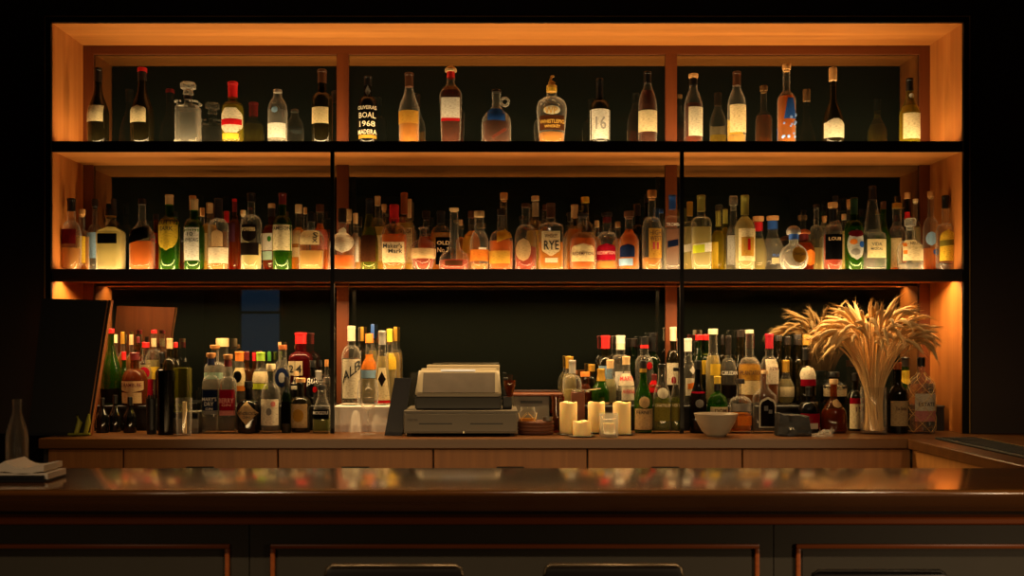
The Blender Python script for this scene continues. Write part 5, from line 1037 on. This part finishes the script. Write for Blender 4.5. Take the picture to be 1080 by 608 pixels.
# ================================================================ wheat in a glass vase
Yv = 4.15; Xv = PX(921.3, Yv); rv = 13.2 * Yv / F; hv = PZ(408.5, Yv) - Z_C
g = G(); g.lathe((Xv, Yv, Z_C), [(rv * .96, 0), (rv, .004), (rv, hv), (rv - .0025, hv), (rv - .0025, .012)], 30)
tag(at(g.out('glass_vase', glass('w'), None, 40), (Xv, Yv, Z_C)), 'straight clear glass vase filled with dried wheat stems', 'vase')
STALK = plain('wheat_stalk', lin('d2ab70'), .75, noise=.15, nscale=60); EAR = plain('wheat_ear', lin('e2bb7c'), .75, noise=.25, nscale=90)
random.seed(17); NW = 150; vases = []
for i in range(NW):
    az = 2 * PI * i * .381966 + random.uniform(-.2, .2); sp = math.sqrt((i + .5) / NW)
    r0 = .043 * math.sqrt(random.random()); az0 = az + .7 + random.uniform(-1.1, 1.1)
    ex = math.cos(az); ey = math.sin(az) * .62
    flare = .045 + .135 * sp + random.uniform(-.015, .015); top = Z_C + .462 - .07 * sp ** 2 + random.uniform(-.035, .03)
    P0 = Vector((Xv + r0 * math.cos(az0), Yv + r0 * math.sin(az0), Z_C + .014)); P1 = Vector((Xv + .042 * ex * sp, Yv + .05 * ey * sp, Z_C + hv))
    P2 = Vector((Xv + (flare * .55) * ex, Yv + flare * .55 * ey, Z_C + hv + .62 * (top - Z_C - hv))); P3 = Vector((Xv + flare * ex, Yv + flare * ey, top))
    droop = (.25 + .75 * random.random()) * (.4 + .8 * sp)
    def cr4(a, b2, c2, d2, t): return .5 * ((2 * b2) + (-a + c2) * t + (2 * a - 5 * b2 + 4 * c2 - d2) * t * t + (-a + 3 * b2 - 3 * c2 + d2) * t ** 3)
    ctl = [P0 - (P1 - P0) * .2, P0, P1, P2, P3, P3 + Vector((ex * .05, ey * .05, .02))]
    path = []
    for k in range(3):
        for t in (0, .25, .5, .75): path.append(cr4(ctl[k], ctl[k + 1], ctl[k + 2], ctl[k + 3], t))
    path.append(P3.copy())
    d = (path[-1] - path[-2]).normalized(); p = P3.copy(); ear = []; el = random.uniform(.085, .125); ns = 11
    bend = droop * random.uniform(.7, 1.5) * (4.6 + 1.8 * sp)
    side = Vector((ex, ey, 0)).normalized() if (ex or ey) else Vector((1, 0, 0))
    tw = Vector((random.uniform(-1, 1), random.uniform(-1, 1), random.uniform(-.3, .5)))
    for k in range(ns + 1):
        ear.append(p.copy()); d = (d + ((side + tw) * .5 + Vector((0, 0, -1))) * bend / ns * .55).normalized(); p += d * el / ns
    for q in path + ear:
        q.y = min(q.y, 4.452)
    rt = thing('wheat_stem', P0, 'dried wheat stem with drooping bearded ear, one of the bundle in the glass vase', 'dried wheat', 'dried wheat stems in the vase')
    G().tube(path, .0021, 5).out('stalk', STALK, rt, 60)
    g = G(); rs = [.0024 + .0062 * math.sin(PI * min(1, (k + .5) / ns)) ** .7 * (1.15 if k % 2 else .85) for k in range(ns + 1)]; rs[-1] = .0012
    g.tube(ear, rs, 7)
    for k in range(1, ns, 1):
        for s_ in (0, 1, 2, 3):
            dirv = (ear[k + 1] - ear[k]).normalized(); o_ = Vector((random.uniform(-1, 1), random.uniform(-1, 1), random.uniform(-1, 1))) * .38
            a = ear[k]; e = a + (dirv + o_) * random.uniform(.022, .04); e.y = min(e.y, 4.458); wv = dirv.cross(Vector((.3, 1, .2))).normalized() * .0009
            f = [g.bm.verts.new(a - wv), g.bm.verts.new(a + wv), g.bm.verts.new(e)]; g.bm.faces.new(f)
    g.out('ear', EAR, rt, 60)

# ================================================================ left end of the bar: small bottle and folded napkin on a tray
Yt = 2.78
r_ = thing('soda_bottle', (PX(18, Yt + .1), Yt + .1, Z_BAR), 'small clear empty soda bottle at the end of the bar beside the napkins', 'bottle')
Ys = Yt + .1; Xs = PX(18, Ys); hs_ = PZ(421.5, Ys) - Z_BAR; rr = 11 * Ys / F
G().lathe((Xs, Ys, Z_BAR), [(rr * .9, 0), (rr, .004), (rr, hs_ * .50), (rr * .92, hs_ * .58), (rr * .62, hs_ * .72), (rr * .42, hs_ * .82), (rr * .38, hs_ * .95), (rr * .45, hs_ * .955), (rr * .45, hs_), (rr * .34, hs_), (rr * .30, hs_ * .82), (rr * .86, hs_ * .5), (rr * .86, .01)], 24).out('glass_body', glass('c'), r_, 40)
for a, e, z1 in ((0, 35, 472),):
    pass
x0, x1 = PX(-6, Yt), PX(62, Yt)
tr = thing('napkin_tray', ((x0 + x1) / 2, Yt, Z_BAR), 'flat dark tray under the white napkins at the end of the bar', 'tray')
G().box(x0, x1, Yt - .09, Yt + .05, Z_BAR, Z_BAR + .008, .002, 1).out('base', BLACK, tr, 20)
for q in (Yt - .09, Yt + .044): G().box(x0, x1, q, q + .006, Z_BAR + .008, Z_BAR + .02, .002, 1).out('rim', BLACK, tr, 20)
random.seed(2)
NAP = plain('napkin_white', lin('d8ccb8'), .9)
for k, (pa, pb2, zo) in enumerate(((12, 64, .0085), (14, 60, .0255))):
    g = G(); xa, xb = PX(pa, Yt), PX(pb2, Yt); b_ = bmesh.new(); bmesh.ops.create_cube(b_, size=1); bmesh.ops.subdivide_edges(b_, edges=b_.edges[:], cuts=7, use_grid_fill=True)
    for v in b_.verts:
        u, t = v.co.x + .5, v.co.z + .5
        zz = zo + t * .016 + (.004 * math.sin(u * 7 + k) * 1 + .012 * k * math.exp(-((u - .12) / .12) ** 2) * t)
        if k == 0: zz = zo + t * .016
        v.co = Vector((xa + u * (xb - xa), Yt - .08 + (v.co.y + .5) * .115, Z_BAR + zz))
    bmesh.ops.bevel(b_, geom=[e for e in b_.edges if e.is_boundary], offset=.001); g._merge(b_)
    tag(at(g.out('folded_napkin', NAP, None, 50), ((xa + xb) / 2, Yt, Z_BAR + zo)), ('lower folded white napkin on the dark tray', 'upper rumpled white napkin on the dark tray')[k], 'napkin', 'napkins on the tray')
# ================================================================ lights
def area(name, loc, rot, sx, sy, power, col, spread=PI):
    l = bpy.data.lights.new(name, 'AREA'); l.shape = 'RECTANGLE'; l.size = sx; l.size_y = sy; l.energy = power; l.color = col; l.spread = spread
    o = bpy.data.objects.new(name, l); COL.objects.link(o); o.location = loc; o.rotation_euler = rot; return o
xm = (XL + XR) / 2; ln = XR - XL - .06
UP = (PI, 0, 0); DN = (0, 0, 0)
K = 1.0
yl = (YL0 + YL1) / 2; yd = (YD0 + YD1) / 2
area('shelf_led', (xm, yl, Z_S1 - .006), UP, ln - .06, .018, 12.5 * K, LEDC)
area('shelf_led', (xm, yd, Z_S1 - .006), UP, ln - .06, .018, 10.0 * K, LEDC)
area('shelf_led', (xm, yl, Z_S2 - .006), UP, ln - .06, .018, 17.0 * K, LEDC)
area('shelf_led', (xm, yd, Z_S2 - .006), UP, ln - .06, .018, 15.0 * K, LEDC)
area('lip_led', (xm, D + .018, Z_S1 + .002), (PI - .6, 0, 0), ln - .06, .008, 4.0 * K, LEDC)
area('lip_led', (xm, D + .018, Z_S2 + .002), (PI - .6, 0, 0), ln - .06, .008, 4.5 * K, LEDC)
area('shelf_led', (xm, yd, Z_S2B + .018), DN, ln, .018, 46.0 * K, (1.0, .64, .27))
area('worktop_led', (.2, 3.03, .93), (math.radians(62), 0, 0), 3.2, .03, 5.5 * K, (1.0, .64, .27), math.radians(140))
# added overhead fill spots, placed where the mirror does not show them
def spot(name, loc, aim, p, deg, blend, col=(1, .68, .38)):
    l = bpy.data.lights.new(name, 'SPOT'); l.energy = p * K; l.color = col; l.spot_size = math.radians(deg); l.spot_blend = blend; l.shadow_soft_size = .03
    o = bpy.data.objects.new(name, l); COL.objects.link(o); o.location = loc
    o.rotation_euler = (Vector(aim) - Vector(loc)).to_track_quat('-Z', 'Y').to_euler()
for x, y, p, tx in ((-1.3, .55, 65.0, -1.2), (1.9, .55, 110.0, 1.6), (.3, .55, 65.0, .3)):
    spot('overhead_fill', (x, y, RZ - .08), (tx, 2.45, .75), p, 75, .9)
# added low fill for the bar front, stronger at one end
for x, y, p in ((1.95, 1.25, 30.0), (-1.3, 1.15, 4.5)):   # unseen fill lights facing down, so that the mirror stays clear of them
    o = area('low_fill', (x, y, 1.25), (math.radians(-3), 0, 0), .14, .14, p, (1, .68, .38))
w = bpy.data.worlds.new('room_dark'); S.world = w; w.use_nodes = True
w.node_tree.nodes['Background'].inputs[0].default_value = (.01, .012, .01, 1); w.node_tree.nodes['Background'].inputs[1].default_value = .3
# ================================================================ camera
cam = bpy.data.cameras.new('camera'); co = bpy.data.objects.new('camera', cam); COL.objects.link(co)
co.location = (0, 0, CZ); co.rotation_euler = (PI / 2, 0, 0)
cam.sensor_width = 36; cam.lens = 36 * F / 1080; cam.shift_x = (540 - VX) / 1080; cam.shift_y = (VY - 304) / 1080
cam.dof.use_dof = True; cam.dof.focus_distance = 4.2; cam.dof.aperture_fstop = 4.0
S.camera = co
v = S.view_settings; v.view_transform = 'Standard'; v.look = 'None'; v.gamma = 1; v.exposure = 0.0; v.use_curve_mapping = False
cy = S.cycles
cy.max_bounces = 8; cy.transparent_max_bounces = 40; cy.diffuse_bounces = 4; cy.glossy_bounces = 4; cy.transmission_bounces = 6; cy.caustics_reflective = False; cy.caustics_refractive = False
cy.use_denoising = True; cy.sample_clamp_indirect = 3.0; cy.sample_clamp_direct = 8.0
